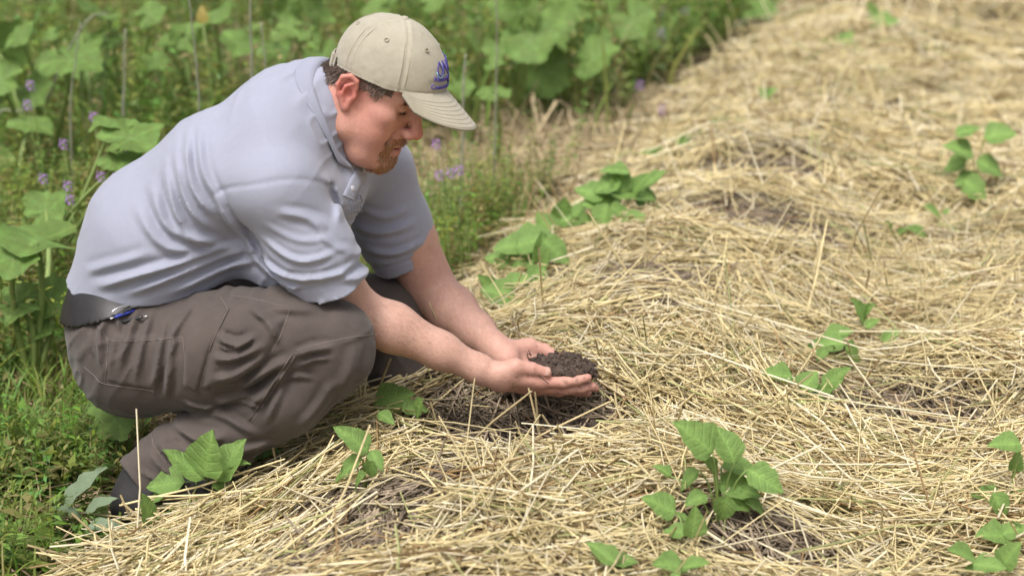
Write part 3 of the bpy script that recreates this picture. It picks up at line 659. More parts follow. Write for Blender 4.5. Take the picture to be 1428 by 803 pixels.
# ---- cap, tilted back a little on the head
_ct = R(11.5); RC_ = np.array([[math.cos(_ct), 0, -math.sin(_ct)], [0, 1, 0], [math.sin(_ct), 0, math.cos(_ct)]]); CPV = np.array([0, 0, .05]); CSH = np.array([.018, 0, 0])
def from_cap(q): return from_head(CPV + (np.asarray(q, float) + CSH - CPV) @ RC_.T)
def to_cap(P): return (CPV - CSH + (to_head(P) - CPV) @ RC_).astype(f4)
CAPZ, CRX, CRY, CRZ = .040, .107, .0835, .104
def cap_out(q, off=0):
    x = q[:, 0] - .000; y = q[:, 1]; z = q[:, 2] - CAPZ
    rx, ry, rz = CRX + off, CRY + off, CRZ + off
    pz = 2.1 - .15 * np.tanh(x / .05)
    zz = np.maximum(z, 0) ; v = (np.abs(x) / rx) ** 2 + (np.abs(y) / ry) ** 2
    v = np.sqrt(v) ** pz + (zz / rz) ** pz
    return (v ** (1 / pz) - 1) * .088
def cap_sdf(P):
    q = to_cap(P); d = cap_out(q)
    th = np.arctan2(q[:, 1] / CRY, q[:, 0] / CRX); r = np.hypot(q[:, 0], q[:, 1])
    for k in range(6):                                            # seams between the six panels
        a = np.abs((th - k * math.pi / 3 + math.pi) % (2 * math.pi) - math.pi) * r
        d = d + .0011 * np.exp(-(a / .0022) ** 2) - .0007 * np.exp(-((a - .0055) / .003) ** 2)
    d = d - .0011 * vnoise(q, 38.) * np.clip((q[:, 2] - CAPZ) / .05, 0, 1) - .0007 * vnoise(q, 85.)
    rim = CAPZ - .002 - .010 * np.clip(-q[:, 0] / .11, 0, 1) - .006 * np.clip(1 - np.abs(q[:, 0] - .03) / .08, 0, 1)
    band = (q[:, 2] < rim + .006) & (q[:, 2] > rim + .0035)
    d = d + .0008 * band
    shell = np.maximum(d, -(cap_out(q, -.0075)))
    # arched opening at the back above the strap
    arch = np.maximum(np.sqrt((q[:, 1] / .034) ** 2 + ((q[:, 2] - rim - .012) / .030) ** 2) * .03 - .03, q[:, 0] + .05)
    shell = np.maximum(shell, -arch)
    return np.maximum(shell, rim - q[:, 2])
cl, ch_ = HO - .2, HO + .22
CV, CQ = polygonize(cap_sdf, cl, ch_, .0022)
cap = link('cap', mesh_np('cap', CV, CQ), M['cap'], person, label='khaki baseball cap with purple lettering')
def cap_pt(th, z, off=0.0):
    """point on the crown at angle th (0 = front) and height z above the rim"""
    t = min(max(z / CRZ, 0), .999); p = 2.1 - .15 * math.tanh(1.5 * math.cos(th))
    s = (1 - t ** p) ** (1 / p); return np.array([(CRX * s + off) * math.cos(th), (CRY * s + off) * math.sin(th), CAPZ + z])
# brim
BW = R(55); NB, NS = 36, 12; V = []
def brim_pt(s, ph, side):
    base = np.array([CRX * math.cos(ph) - .003, CRY * math.sin(ph)]); ext = .080 * (max(0, 1 - (ph / BW) ** 2)) ** .55
    x = base[0] + ext * s; y = base[1] * (1 + .03 * s)
    z = CAPZ + .005 - .009 * s - math.tan(R(23)) * ext * s - 3.3 * y * y * (.25 + .75 * s) * (1 if ext > 0 else .25) - side * .0035
    return from_cap((x, y, z))
for side in (0, 1):
    for i in range(NS + 1):
        for j in range(NB + 1): V.append(brim_pt(i / NS, -BW + 2 * BW * j / NB, side))
F = []; K = (NS + 1) * (NB + 1)
for i in range(NS):
    for j in range(NB):
        a = i * (NB + 1) + j; F.append((a, a + NB + 1, a + NB + 2, a + 1)); F.append((K + a, K + a + 1, K + a + NB + 2, K + a + NB + 1))
for j in range(NB): a = NS * (NB + 1) + j; F.append((a, K + a, K + a + 1, a + 1))
for j in range(NB): a = j; F.append((a, a + 1, K + a + 1, K + a))
brim = link('brim', mesh_py('brim', V, F), M['cap'], cap)
st = []
for s in np.linspace(.30, .965, 7):
    pts = [brim_pt(s, ph, -.12) for ph in np.linspace(-BW * .97, BW * .97, 30)]; st.append(tube(pts, .0003, 4))
link('stitching', mesh_py('stitching', *join(st)), M['cap_thread'], cap)
st = []
for k in range(6):
    for o in (-.0048, .0048):
        pts = [from_cap(cap_pt(k * math.pi / 3 + o / max(.02, CRY * (1 - (z / CRZ) ** 2) ** .5), z, .0009)) for z in np.linspace(.008, .096, 14)]; st.append(tube(pts, .0005, 4))
link('stitching', mesh_py('stitching', *join(st)), M['cap_thread'], cap)
def dome(c, n, r, h, mt, name, par):
    n = norm(n); u = norm(np.cross(n, [.3, 1, .2])); v = np.cross(n, u); V = []; F = []
    for i in range(5):
        a = i / 4 * math.pi / 2
        for j in range(14): b = 2 * math.pi * j / 14; V.append(c + (u * math.cos(b) + v * math.sin(b)) * r * math.cos(a) + n * h * math.sin(a))
    for i in range(4):
        for j in range(14): F.append((i * 14 + j, i * 14 + (j + 1) % 14, (i + 1) * 14 + (j + 1) % 14, (i + 1) * 14 + j))
    return link(name, mesh_py(name, V, F), mt, par)
dome(from_cap((0, 0, CAPZ + CRZ - .001)), RH @ RC_ @ np.array([0, 0, 1.]), .0075, .005, M['cap'], 'button', cap)
for k in range(6):                                              # eyelets: stitched rings
    c0 = cap_pt((k + .5) * math.pi / 3, .072); nn = norm(np.array([c0[0] / CRX ** 2, c0[1] / CRY ** 2, (c0[2] - CAPZ) / CRZ ** 2])); u = norm(np.cross(nn, [0, 0, 1])); v = np.cross(nn, u)
    pts = [from_cap(c0 + (u * math.cos(a) + v * math.sin(a)) * .0036 + nn * .0006) for a in np.linspace(0, 2 * math.pi, 13)]
    link('eyelet', mesh_py('eyelet', *tube(pts, .0011, 5)), M['cap_thread'], cap)
V = []; F = []                                                  # strap and buckle across the back opening
for i in range(17):
    th = math.pi + (i / 16 - .5) * 1.35
    for zz, of in ((-.014, .0015), (.006, .0015), (.006, .0035), (-.014, .0035)): V.append(from_cap(cap_pt(th, 0, of) + np.array([0, 0, zz])))
for i in range(16):
    for k in range(4): F.append((i * 4 + k, i * 4 + (k + 1) % 4, i * 4 + 4 + (k + 1) % 4, i * 4 + 4 + k))
link('strap', mesh_py('strap', V, F, False), M['cap'], cap)
V = []; F = []
for i in range(4):
    th = math.pi + .42 + (i / 3) * .17
    for zz, of in ((-.016, .0035), (.008, .0035), (.008, .0065), (-.016, .0065)): V.append(from_cap(cap_pt(th, 0, of) + np.array([0, 0, zz])))
for i in range(3):
    for k in range(4): F.append((i * 4 + k, i * 4 + (k + 1) % 4, i * 4 + 4 + (k + 1) % 4, i * 4 + 4 + k))
F += [(3, 2, 1, 0), (12, 13, 14, 15)]
link('buckle', mesh_py('buckle', V, F, False), M['cap'], cap)
# embroidered lettering wrapped round the front
def text_mesh(s, size, bold=.0):
    c = bpy.data.curves.new('lettering', 'FONT'); c.body = s; c.size = size; c.extrude = .0009; c.offset = bold; c.resolution_u = 2
    o = bpy.data.objects.new('lettering', c); COL.objects.link(o); dg = bpy.context.evaluated_depsgraph_get()
    me = bpy.data.meshes.new_from_object(o.evaluated_get(dg)); bpy.data.objects.remove(o)
    v = np.empty(len(me.vertices) * 3); me.vertices.foreach_get('co', v); return me, v.reshape(-1, 3)
def wrap_text(s, size, x0, z0, m, bold, name='lettering'):
    me, v = text_mesh(s, size, bold); out = []
    for x, y, z in v:
        th = (x0 + x) / .0885; out.append(from_cap(cap_pt(th, z0 + y, .0028 + z)))
    me.vertices.foreach_set('co', np.array(out, f4).ravel()); me.update(); link(name, me, m, cap)
wrap_text('NRCS', .031, -.010, .037, M['purple'], .0001)
wrap_text('Natural Resources', .0128, -.037, .0245, M['purple'], 0)
wrap_text('Conservation Service', .0128, -.043, .0110, M['purple'], 0)
for sc_, m_, dx in ((1.0, M['purple'], 0), (1.28, M['cyan'], -.001)):
    pts = []
    for a in np.linspace(0, 2 * math.pi, 21):
        rx = .0078 * sc_; x = -.0205 + dx + rx * math.sin(a) * (1 if math.cos(a) < 0 else (1 - math.cos(a)) ** .8 * .9 + .02); z = .0455 + .0115 * sc_ * math.cos(a)
        pts.append(from_cap(cap_pt(x / .0885, z, .0030)))
    if sc_ > 1: pts = pts[3:15]
    link('emblem', mesh_py('emblem', *tube(pts, .0013, 5)), m_, cap)

# ---- polo shirt
SLN = at(462, 399, 3.435); SLF = at(566, 366, 3.80)
shirt_folds = Folds([
    ([(255, 188), (266, 255), (302, 306)], .007, .011), ([(243, 216), (256, 270), (288, 325)], .008, .011), ([(268, 180), (285, 240), (318, 290)], .005, .010),
    ([(227, 235), (255, 316), (300, 346)], .008, .012), ([(205, 262), (240, 322), (320, 352)], .007, .012), ([(185, 290), (235, 345), (326, 356)], .006, .012),
    ([(300, 270), (325, 315), (348, 342)], .007, .010), ([(336, 344), (360, 372), (390, 394)], .008, .010),
    ([(127, 408), (200, 380), (345, 348)], .009, .011), ([(175, 412), (260, 380), (350, 356)], .008, .010), ([(230, 414), (300, 388), (365, 366)], .007, .010), ([(108, 392), (150, 372), (215, 350)], .004, .010),
    ([(392, 282), (430, 292), (462, 312)], .006, .010), ([(364, 322), (420, 350), (480, 340)], .006, .008), ([(350, 345), (400, 375), (470, 372), (500, 360)], .007, .008), ([(370, 300), (420, 322), (470, 322)], .003, .008), ([(330, 330), (360, 360), (400, 372)], .005, .007), ([(440, 300), (465, 330), (490, 345)], .004, .007),
    ([(385, 385), (430, 398), (480, 388)], .006, .009), ([(450, 240), (470, 280), (478, 310)], .006, .010)], 3.42, 3.62, 1.15, .8)
far_folds = Folds([([(490, 312), (530, 318), (585, 306)], .008, .011), ([(506, 345), (550, 348), (595, 333)], .008, .010), ([(500, 285), (540, 296), (572, 284)], .005, .010)], 3.75, 3.85, 1., .75)
def seam_groove(P, pts, Y, amp, wd, ymax):
    q = np.array([at(x, y, Y)[[0, 2]] for x, y in pts]); m = P[:, 1] < ymax; out = np.zeros(len(P), f4)
    d, t = segdist(P[m][:, [0, 2]], spline(q, len(pts) * 4)); out[m] = amp * np.exp(-(d / wd) ** 2); return out
NDIR = norm(NECK1 - NECK0)
def torso_cloth(P): return sweep(P, HC, TA, TB, TL, .05)
def sleeve(P, S, E, ra, rb):
    return chain(P, [S, S * .5 + E * .5, E], [ra, (ra + rb) / 2 * 1.02, rb], .03)
EN = ELN - SHN; EF = ELF - SHF
CUTN = norm(at(508, 386, 3.43) - at(410, 413, 3.43)); CUTN = norm(np.cross(CUTN, [0, 1, 0.1])); CUTN *= np.sign(CUTN @ EN)
CUTF = norm(at(602, 352, 3.8) - at(526, 379, 3.8)); CUTF = norm(np.cross(CUTF, [0, 1, 0.15])); CUTF *= np.sign(CUTF @ EF)
def sleeve_n(P):
    e = SLN + norm(SLN - SHN) * .05
    d = sleeve(P, SHN, e, .076, .064); return d
def sleeve_f(P):
    e = SLF + norm(SLF - SHF) * .05
    return sleeve(P, SHF, e, .080, .060)
def shirt_core(P):
    d = torso_cloth(P)
    d = smin(d, cone(P, HC[3], SHN, .088, .080), .06); d = smin(d, cone(P, HC[3], SHF, .08, .076), .06)
    d = smin(d, ell(P, at(395, 335, 3.58), (.095, .135, .105)), .05); d = smin(d, ell(P, at(455, 262, 3.60), (.075, .13, .075)), .05)
    d = smin(d, cone(P, HC[4], NECK0 * .6 + NECK1 * .4, .075, .068), .05)
    return d
def shirt_solid(P):
    d = shirt_core(P); cn = (P - SLN.astype(f4)) @ CUTN.astype(f4); cf = (P - SLF.astype(f4)) @ CUTF.astype(f4)
    a = sleeve_n(P); rib = .0015 * ((cn < 0) & (cn > -.028)) + .0035 * np.exp(-((cn + .029) / .0032) ** 2); a = np.maximum(a + rib, cn)
    b = sleeve_f(P); rib = .0015 * ((cf < 0) & (cf > -.028)) + .0035 * np.exp(-((cf + .029) / .0032) ** 2); b = np.maximum(b + rib, cf)
    d = smin(d, a, .018); d = smin(d, b, .018)
    return d
def only_near(f0, f1, r=.022):
    def g(P):
        d = f0(P); m = np.abs(d) < r
        if m.any(): d[m] = f1(P[m], d[m])
        return d
    return g
def shirt_fine(P, d0):
    cn = (P - SLN.astype(f4)) @ CUTN.astype(f4); cf = (P - SLF.astype(f4)) @ CUTF.astype(f4); iN = sleeve_n(P) < .02; iF = sleeve_f(P) < .02
    wN = np.where(iN, np.clip((-.026 - cn) / .012, 0, 1), 1); wF = np.where(iF, np.clip((-.026 - cf) / .012, 0, 1), 1)
    d = d0 - shirt_folds(P) * wN - far_folds(P) * (P[:, 0] > at(480, 300, 3.7)[0]) * wF
    d = d - .0018 * vnoise(P, 16.) - crease(P, np.array([[.72, 0, -.69], [0, 1, 0], [.69, 0, .72]], f4), (9, 12, 42), .0042, 6.)
    return d + seam_groove(P, [(298, 272), (335, 256), (400, 243), (440, 252), (462, 272)], 3.40, .0022, .004, 3.60)
shirt_disp = only_near(shirt_solid, shirt_fine, .03)
HEMX = [at(x, 0, 3.45)[0] for x in (80, 110, 200, 260, 330, 400, 480, 540)]; HEMZ = [at(200, y, 3.45)[2] for y in (425, 425, 423, 415, 404, 412, 405, 395)]
def shirt_sdf(P):
    d = shirt_disp(P)
    # hem: the shirt ends over the waistband and the thigh
    hz = np.interp(P[:, 0], HEMX, HEMZ).astype(f4)
    sl = (P - SLN.astype(f4)) @ CUTN.astype(f4); sf = (P - SLF.astype(f4)) @ CUTF.astype(f4)
    low = hz + .10 * (P[:, 1] - 3.45) - P[:, 2]
    a = sleeve_n(P); b = sleeve_f(P)
    insl = np.minimum(a, b) < .012
    d = np.where(insl & (P[:, 0] > at(395, 0, 3.45)[0]), d, np.maximum(d, low))
    # hollow sleeves and neck opening
    d = np.maximum(d, -np.minimum(np.maximum(a + .008, -.022 - sl), np.maximum(b + .008, -.022 - sf)))
    nk = np.maximum(cone(P, NECK0, NECK1, .066, .066), -((P - NECK0.astype(f4)) @ NDIR.astype(f4) - .03))
    return np.maximum(d, -nk)
SV, SQ = polygonize(shirt_sdf, (-.86, 3.28, .36), (-.08, 3.98, 1.0), .0032)
SV = relax(SV, SQ, 2, .5)
shirt = link('shirt', mesh_np('shirt', SV, SQ), M['shirt'], person, label='lavender grey short sleeved polo shirt')
# collar: a ring round the neck whose leaf folds down over the shoulders
def conform(p, f, gap, it=4):
    p = np.array(p, float)
    for _ in range(it):
        d = f(p.astype(f4)); e = .004
        n = norm(np.stack([f((p + np.eye(3)[i] * e).astype(f4)) - f((p - np.eye(3)[i] * e).astype(f4)) for i in range(3)], 1))
        p = p + n * np.maximum(gap - d, 0)[:, None]
    return p
CBK, CFR = at(455, 92, YC), at(500, 232, YC - .035)
CC = (CBK + CFR) / 2; cmaj = norm(CFR - CBK); clat = norm(np.array(lat(20)) - cmaj * (np.array(lat(20)) @ cmaj)); cax = np.cross(clat, cmaj)
if cax[0] < 0: cax = -cax
CA, CB = np.linalg.norm(CFR - CBK) / 2, .080
rows = []; NPH = 49
for k, t in enumerate((-.55, -.15, 0, .12, .35, .6, .85, 1.0)):
    row = []
    for ph in np.linspace(-R(158), R(158), NPH):
        rad = -math.cos(ph) * cmaj * CA + math.sin(ph) * clat * CB; ro = norm(rad)
        wd = .028 + .016 * abs(math.sin(ph)) + .026 * max(0, -math.cos(ph)) ** 3
        if t <= 0: p = CC + rad * (1 + t * .03) + cax * t * .03
        else: p = CC + rad + ro * (.005 + .010 * t) - cax * wd * t + cmaj * .010 * t * max(0, -math.cos(ph)) ** 2
        row.append(p)
    row = np.array(row)
    if t > .1:
        row = conform(row, shirt_solid, .0035 if t > .5 else .005)
        for _ in range(6): row[1:-1] = .5 * row[1:-1] + .25 * (row[:-2] + row[2:])
    rows.append(row)
V = np.concatenate(rows); F = [(i * NPH + j, i * NPH + j + 1, (i + 1) * NPH + j + 1, (i + 1) * NPH + j) for i in range(len(rows) - 1) for j in range(NPH - 1)]
collar = link('collar', mesh_py('collar', V, F), M['shirt_rib'], shirt)
md = collar.modifiers.new('thick', 'SOLIDIFY'); md.thickness = .0028; md.offset = 1
md = collar.modifiers.new('sub', 'SUBSURF'); md.levels = md.render_levels = 1
def strip_on(f, pts, wpx, off, n=24, m=5, thick=.0016):
    c = spline(np.array(pts, float), n); T = norm(np.gradient(c, axis=0)); Nn = np.stack([-T[:, 1], T[:, 0]], 1); G = []
    for j in range(m): G.append(c + Nn * (j / (m - 1) - .5) * wpx)
    G = np.stack(G, 1).reshape(-1, 2); p, nrm = march(f, G[:, 0], G[:, 1]); top = p + nrm * (off + thick); bot = p - nrm * .003
    V = np.vstack([top, bot]); K = n * m; F = []
    for i in range(n - 1):
        for j in range(m - 1): a = i * m + j; F.append((a, a + 1, a + m + 1, a + m))
        F.append((i * m, i * m + m, K + i * m + m, K + i * m)); F.append((i * m + m - 1, K + i * m + m - 1, K + i * m + 2 * m - 1, i * m + 2 * m - 1))
    F.append(tuple(list(range(m)) + [K + j for j in range(m - 1, -1, -1)])); a = (n - 1) * m
    F.append(tuple([a + j for j in range(m - 1, -1, -1)] + [K + a + j for j in range(m)]))
    return V, F
def line_on(f, pts, rad, off=.0003, n=None):
    c = spline(np.array(pts, float), n or max(8, len(pts) * 8)); p, nrm = march(f, c[:, 0], c[:, 1]); return tube(p + nrm * off, rad, 4)
link('placket', mesh_py('placket', *strip_on(shirt_sdf, [(503, 240), (494, 258), (486, 276)], 17, .0004)), M['shirt'], shirt)
for bx, by in ((505, 238), (491, 263)):
    p, nn = march(shirt_sdf, [bx], [by]); dome(p[0] + nn[0] * .0022, nn[0], .0055, .002, M['button'], 'button', shirt)
st = []                                                        # tone-on-tone chest emblem: a small peak over two worked lines
st.append(line_on(shirt_sdf, [(488, 284), (493, 274), (497, 279), (501, 271), (505, 281)], .0011, .0008))
st.append(line_on(shirt_sdf, [(488, 286), (504, 283)], .0010, .0008))
link('chest_emblem', mesh_py('chest_emblem', *join(st)), M['shirt_rib'], shirt)
for yy in (290, 296):
    st = [line_on(shirt_sdf, [(485 + k * 4.2, yy + 1.4 - k * .7), (488 + k * 4.2, yy + .9 - k * .7)], .0013, .0008, 4) for k in range(5)]
    o = link('chest_lettering', mesh_py('chest_lettering', *join(st)), M['shirt_rib'], shirt); o['kind'] = 'stuff'

# ---- trousers
def tr_solid(P):
    Y = np.array([0, 1., 0])
    pel = sweep(P, [at(172, 415, 3.60), at(170, 445, 3.60), at(180, 492, 3.60)], [.088, .094, .100], [.150, .165, .175], [Y, Y, Y], .03)
    th = sweep(P, [at(205, 494, 3.49), at(300, 490, 3.45), at(400, 472, 3.42), at(466, 474, 3.415)], [.106, .102, .088, .075], [.10, .095, .082, .070], [Y] * 4, .03)
    sh = sweep(P, [at(466, 488, 3.415), at(400, 548, 3.42), at(300, 612, 3.44), at(240, 645, 3.42), at(196, 676, 3.41)], [.076, .070, .062, .060, .056], [.070, .074, .066, .058, .055], [Y] * 5, .03)
    d = smin(pel, th, .05)
    fth = sweep(P, [at(205, 470, 3.70), at(400, 440, 3.76), at(540, 436, 3.80)], [.105, .09, .076], [.105, .09, .075], [Y] * 3, .03)
    fsh = sweep(P, [at(540, 446, 3.80), at(566, 515, 3.80), at(592, 572, 3.82)], [.078, .074, .066], [.075, .07, .06], [Y] * 3, .03)
    d = smin(d, smin(fth, fsh, .03), .04)
    cut = norm(at(205, 675, 3.41) - at(250, 635, 3.42)); sh = np.maximum(sh, (P - at(207, 676, 3.41).astype(f4)) @ cut.astype(f4))
    return smin(d, sh, .007)
PKT = [(283, 540), (330, 536), (368, 506), (400, 440), (317, 412), (300, 470)]
FLAP = [(305, 414), (320, 432), (292, 490), (276, 546), (256, 538), (261, 475), (280, 442)]
def in_poly(xz, poly):
    c = np.zeros(len(xz), bool); n = len(poly)
    for i in range(n):
        a, b = poly[i], poly[(i + 1) % n]
        m = ((a[1] > xz[:, 1]) != (b[1] > xz[:, 1])); c ^= m & (xz[:, 0] < (b[0] - a[0]) * (xz[:, 1] - a[1]) / (b[1] - a[1] + 1e-12) + a[0])
    return c
def poly_sd(P, pts, Y):
    q = np.array([at(x, y, Y)[[0, 2]] for x, y in pts]); d, _ = segdist(P[:, [0, 2]], np.vstack([q, q[:1]])); return np.where(in_poly(P[:, [0, 2]], q), -d, d)
tr_folds = Folds([
    ([(412, 486), (370, 510), (335, 540)], .010, .010), ([(410, 494), (375, 535), (345, 566)], .009, .010), ([(404, 500), (390, 545), (372, 585)], .005, .009), ([(414, 484), (440, 476), (470, 476)], .005, .009),
    ([(300, 560), (330, 552), (380, 540)], .007, .010), ([(285, 575), (320, 580), (360, 600)], .006, .010),
    ([(305, 462), (335, 470), (360, 458)], .010, .008), ([(300, 490), (335, 486), (372, 468)], .009, .009), ([(300, 520), (335, 510), (365, 488)], .008, .010), ([(312, 474), (326, 478), (345, 470)], .008, .006),
    ([(186, 440), (176, 475), (165, 520)], .005, .009), ([(206, 444), (198, 480), (190, 530)], .005, .009), ([(228, 452), (222, 500), (214, 545)], .006, .009), ([(246, 440), (240, 500), (230, 560)], .006, .009), ([(140, 450), (135, 480), (140, 520)], .005, .010), ([(268, 425), (250, 450), (236, 470)], .004, .008),
    ([(218, 612), (250, 632), (290, 640)], .009, .011), ([(210, 628), (240, 650), (262, 668)], .008, .009), ([(232, 594), (280, 606), (320, 604)], .008, .011), ([(300, 640), (340, 625), (390, 612)], .006, .010), ([(260, 600), (300, 625), (330, 650)], .006, .010),
    ([(470, 520), (450, 555), (420, 590)], .005, .012), ([(500, 470), (490, 510), (470, 545)], .004, .014), ([(350, 430), (400, 425), (450, 430)], .004, .010), ([(340, 415), (380, 440), (395, 470)], .005, .009), ([(420, 500), (440, 492), (465, 490)], .004, .006), ([(396, 520), (420, 515), (440, 520)], .004, .007), ([(330, 560), (352, 556), (372, 560)], .005, .006), ([(160, 430), (158, 450), (163, 470)], .004, .006), ([(120, 470), (122, 490), (130, 505)], .003, .007), ([(255, 560), (280, 568), (305, 566)], .005, .007), ([(225, 625), (250, 622), (275, 628)], .005, .006), ([(200, 650), (222, 662), (238, 676)], .005, .006)], 3.38, 3.52, 1.5, .8)
def tr_fine(P, d):
    m = P[:, 1] < 3.52
    pk = np.zeros(len(P), f4)
    if m.any():
        a = poly_sd(P[m], PKT, 3.36); b = poly_sd(P[m], FLAP, 3.36); c = poly_sd(P[m], [(151, 475), (255, 471), (208, 546), (146, 536)], 3.37)
        pk[m] = .011 * np.clip(-a / .012, 0, 1) ** .6 + .0065 * np.clip(-b / .0035, 0, 1) + .0035 * np.clip(-c / .003, 0, 1) + .001
        kn = segdist(P[m][:, [0, 2]], np.array([at(x, y, 3.36)[[0, 2]] for x, y in ((520, 466), (407, 490), (345, 588))]))[0]
        pk[m] += .002 * np.exp(-(kn / .004) ** 2)
    d = d - pk - tr_folds(P) - .0024 * vnoise(P, 14.) - crease(P, np.array([[.80, 0, .60], [0, 1, 0], [-.60, 0, .80]], f4), (8, 12, 40), .0055, 5.) - crease(P + 7, np.array([[.5, 0, -.86], [0, 1, 0], [.86, 0, .5]], f4), (10, 12, 52), .0035, 7.)
    return d
tr_sdf = only_near(tr_solid, tr_fine, .03)
TV, TQ = polygonize(tr_sdf, (-.88, 3.25, -.02), (-.06, 3.97, .62), .0037)
TV = relax(TV, TQ, 1, .3)
trousers = link('trousers', mesh_np('trousers', TV, TQ), M['trouser'], person, label='brown grey cargo trousers with a flapped thigh pocket')
for pts in ([(118, 512), (132, 524), (146, 535), (208, 544), (214, 549)], [(151, 475), (200, 475), (255, 470)], [(151, 475), (149, 505), (146, 535)], [(134, 452), (143, 463), (151, 475)],
            [(318, 431), (300, 468), (291, 490), (276, 546), (257, 538)], [(307, 413), (318, 431)], [(318, 411), (360, 418), (398, 428)], [(521, 466), (470, 474), (412, 489)], [(407, 494), (380, 535), (347, 586)], [(411, 497), (384, 538), (351, 589)],
            [(212, 606), (215, 622), (232, 646)], [(404, 432), (392, 466), (380, 490)], [(255, 470), (258, 505), (256, 537)]):
    link('seam', mesh_py('seam', *line_on(tr_sdf, pts, .0007, .0004)), M['thread'], trousers)
# belt
bn = norm(np.array([-.33, 0, .94])); b0 = at(97, 434, 3.6)
def belt_sdf(P):
    d = tr_solid(P) - .0095; h = (P - b0.astype(f4)) @ bn.astype(f4)
    d = np.maximum(d, np.maximum(-h, h - .060)); return np.maximum(d, P[:, 0] - at(230, 0, 3.5)[0])
XV, XQ = polygonize(belt_sdf, (-.88, 3.25, .30), (-.40, 3.97, .62), .004)
XV = relax(XV, XQ, 3, .5)
link('belt', mesh_np('belt', XV, XQ), M['leather'], person, label='black leather belt showing below the shirt hem')
bk = at(96, 440, 3.45)
# boots
def boot(an, heel, toe, name_extra):
    an, heel, toe = map(np.asarray, (an, heel, toe)); ball = heel * .35 + toe * .65; zb = heel[2] - .045
    def f(P):
        d = chain(P, [an + np.array([.02, 0, .02]), an, heel + np.array([0, 0, .01])], [.040, .044, .042], .02)
        d = smin(d, chain(P, [heel, ball, toe], [.043, .044, .036], .02), .04)
        d = smin(d, chain(P, [an, ball + np.array([0, 0, .02])], [.045, .036], .02), .03)
        d = np.maximum(d, zb + .012 - P[:, 2]); 
        sole = chain(P * np.array([1, 1, 0], f4), [heel * [1, 1, 0], ball * [1, 1, 0], toe * [1, 1, 0]], [.042, .047, .038], .02)
        sole = np.maximum(sole, np.abs(P[:, 2] - zb - .006) - .011)
        return np.minimum(d - .0012 * vnoise(P, 45.), sole)
    lo = np.minimum(np.minimum(an, heel), toe) - .1; hi = np.maximum(np.maximum(an, heel), toe) + .12
    v, q = polygonize(f, lo, hi, .004); o = link('boot', mesh_np('boot', v, q), M['boot'], person)
    dirv = norm((toe - heel) * [1, 1, 0]); sd_ = np.array([-dirv[1], dirv[0], 0]); st = []
    for k in range(5):
        c = an * (1 - k / 5.5) + (ball + np.array([0, 0, .025])) * (k / 5.5) + dirv * .04 * (1 - k / 5); 
        st.append(tube([c - sd_ * .025 + np.array([0, 0, .006]), c + np.array([0, 0, .016]), c + sd_ * .025 + np.array([0, 0, .006])], .002, 5))
    l = link('lace', mesh_py('lace', *join(st)), M['sole'], o); l['kind'] = 'stuff'
boot(at(212, 668, 3.42), at(193, 703, 3.40), at(322, 712, 3.34), '')
boot(at(590, 560, 3.83), at(585, 585, 3.83), at(660, 572, 3.78), '')

# ---- things he carries: two pens in the pocket, a handful of soil
def pen_at(name, label, a, b, rad, m, clip, tipm):
    p, nn = march(tr_sdf, [a[0], b[0]], [a[1], b[1]]); off = nn * (rad + .001); A, B_ = p[0] + off[0], p[1] + off[1] * 1.6
    root = link(name, None, label=label, cat='pen')
    ax = norm(B_ - A); pts = [A - ax * .008, A, A * .6 + B_ * .4, B_ - ax * .006, B_]
    link('barrel', mesh_py('barrel', *tube(pts, [rad, rad, rad, rad * .95, rad * .55], 10)), m, root)
    link('push_button', mesh_py('push_button', *tube([B_ - ax * .001, B_ + ax * .008], rad * .5, 8)), tipm, root)
    if clip:
        n0 = norm(nn[0] + nn[1]); side = np.cross(ax, n0); V = []
        for t in np.linspace(0, 1, 8):
            c = A + (B_ - A) * (-.1 + 1.05 * t) + n0 * (rad + .003 + .004 * math.sin(math.pi * t)) + np.array([0, 0, .008])
            for s in (-1, 1):
                for h in (0, 1): V.append(c + side * s * .002 + n0 * h * .0012)
        F = []
        for i in range(7):
            o = i * 4; F += [(o, o + 2, o + 6, o + 4), (o + 1, o + 5, o + 7, o + 3), (o, o + 4, o + 5, o + 1), (o + 2, o + 3, o + 7, o + 6)]
        link('clip', mesh_py('clip', V, F), M['metal'], root)
pen_at('pen', 'blue pen with a silver clip poking out of the hip pocket', (184, 436), (163, 444), .0032, M['pen_blue'], True, M['metal'])
pen_at('pen', 'black pen lying just below the blue one in the hip pocket', (176, 449), (204, 444), .0030, M['pen_black'], False, M['metal'])
SOILC = at(782, 512, 3.59)
def soil_sdf(P):
    q = P - SOILC.astype(f4); d = ell(P, SOILC + np.array([-.004, 0, -.004]), (.062, .046, .021))
    d = smin(d, ell(P, SOILC + np.array([.010, -.002, .007]), (.028, .028, .015)), .010)
    d = smin(d, ell(P, SOILC + np.array([-.026, .004, .006]), (.016, .018, .012)), .006)
    d = smin(d, ell(P, SOILC + np.array([.050, -.006, -.008]), (.016, .018, .012)), .008)
    d = d - .0070 * vnoise(P, 80.) - .0056 * vnoise(P, 150.) - .0030 * vnoise(P, 330.)
    return np.maximum(d * .7, -(body_sdf(P) - .0004))
ZV, ZQ = polygonize(soil_sdf, SOILC - np.array([.085, .075, .05]), SOILC + np.array([.085, .075, .06]), .0016, slack=2.6)
soil = link('soil_handful', mesh_np('soil_handful', ZV, ZQ), M['soil'], label='handful of dark crumbly soil resting in the cupped hands', cat='soil')
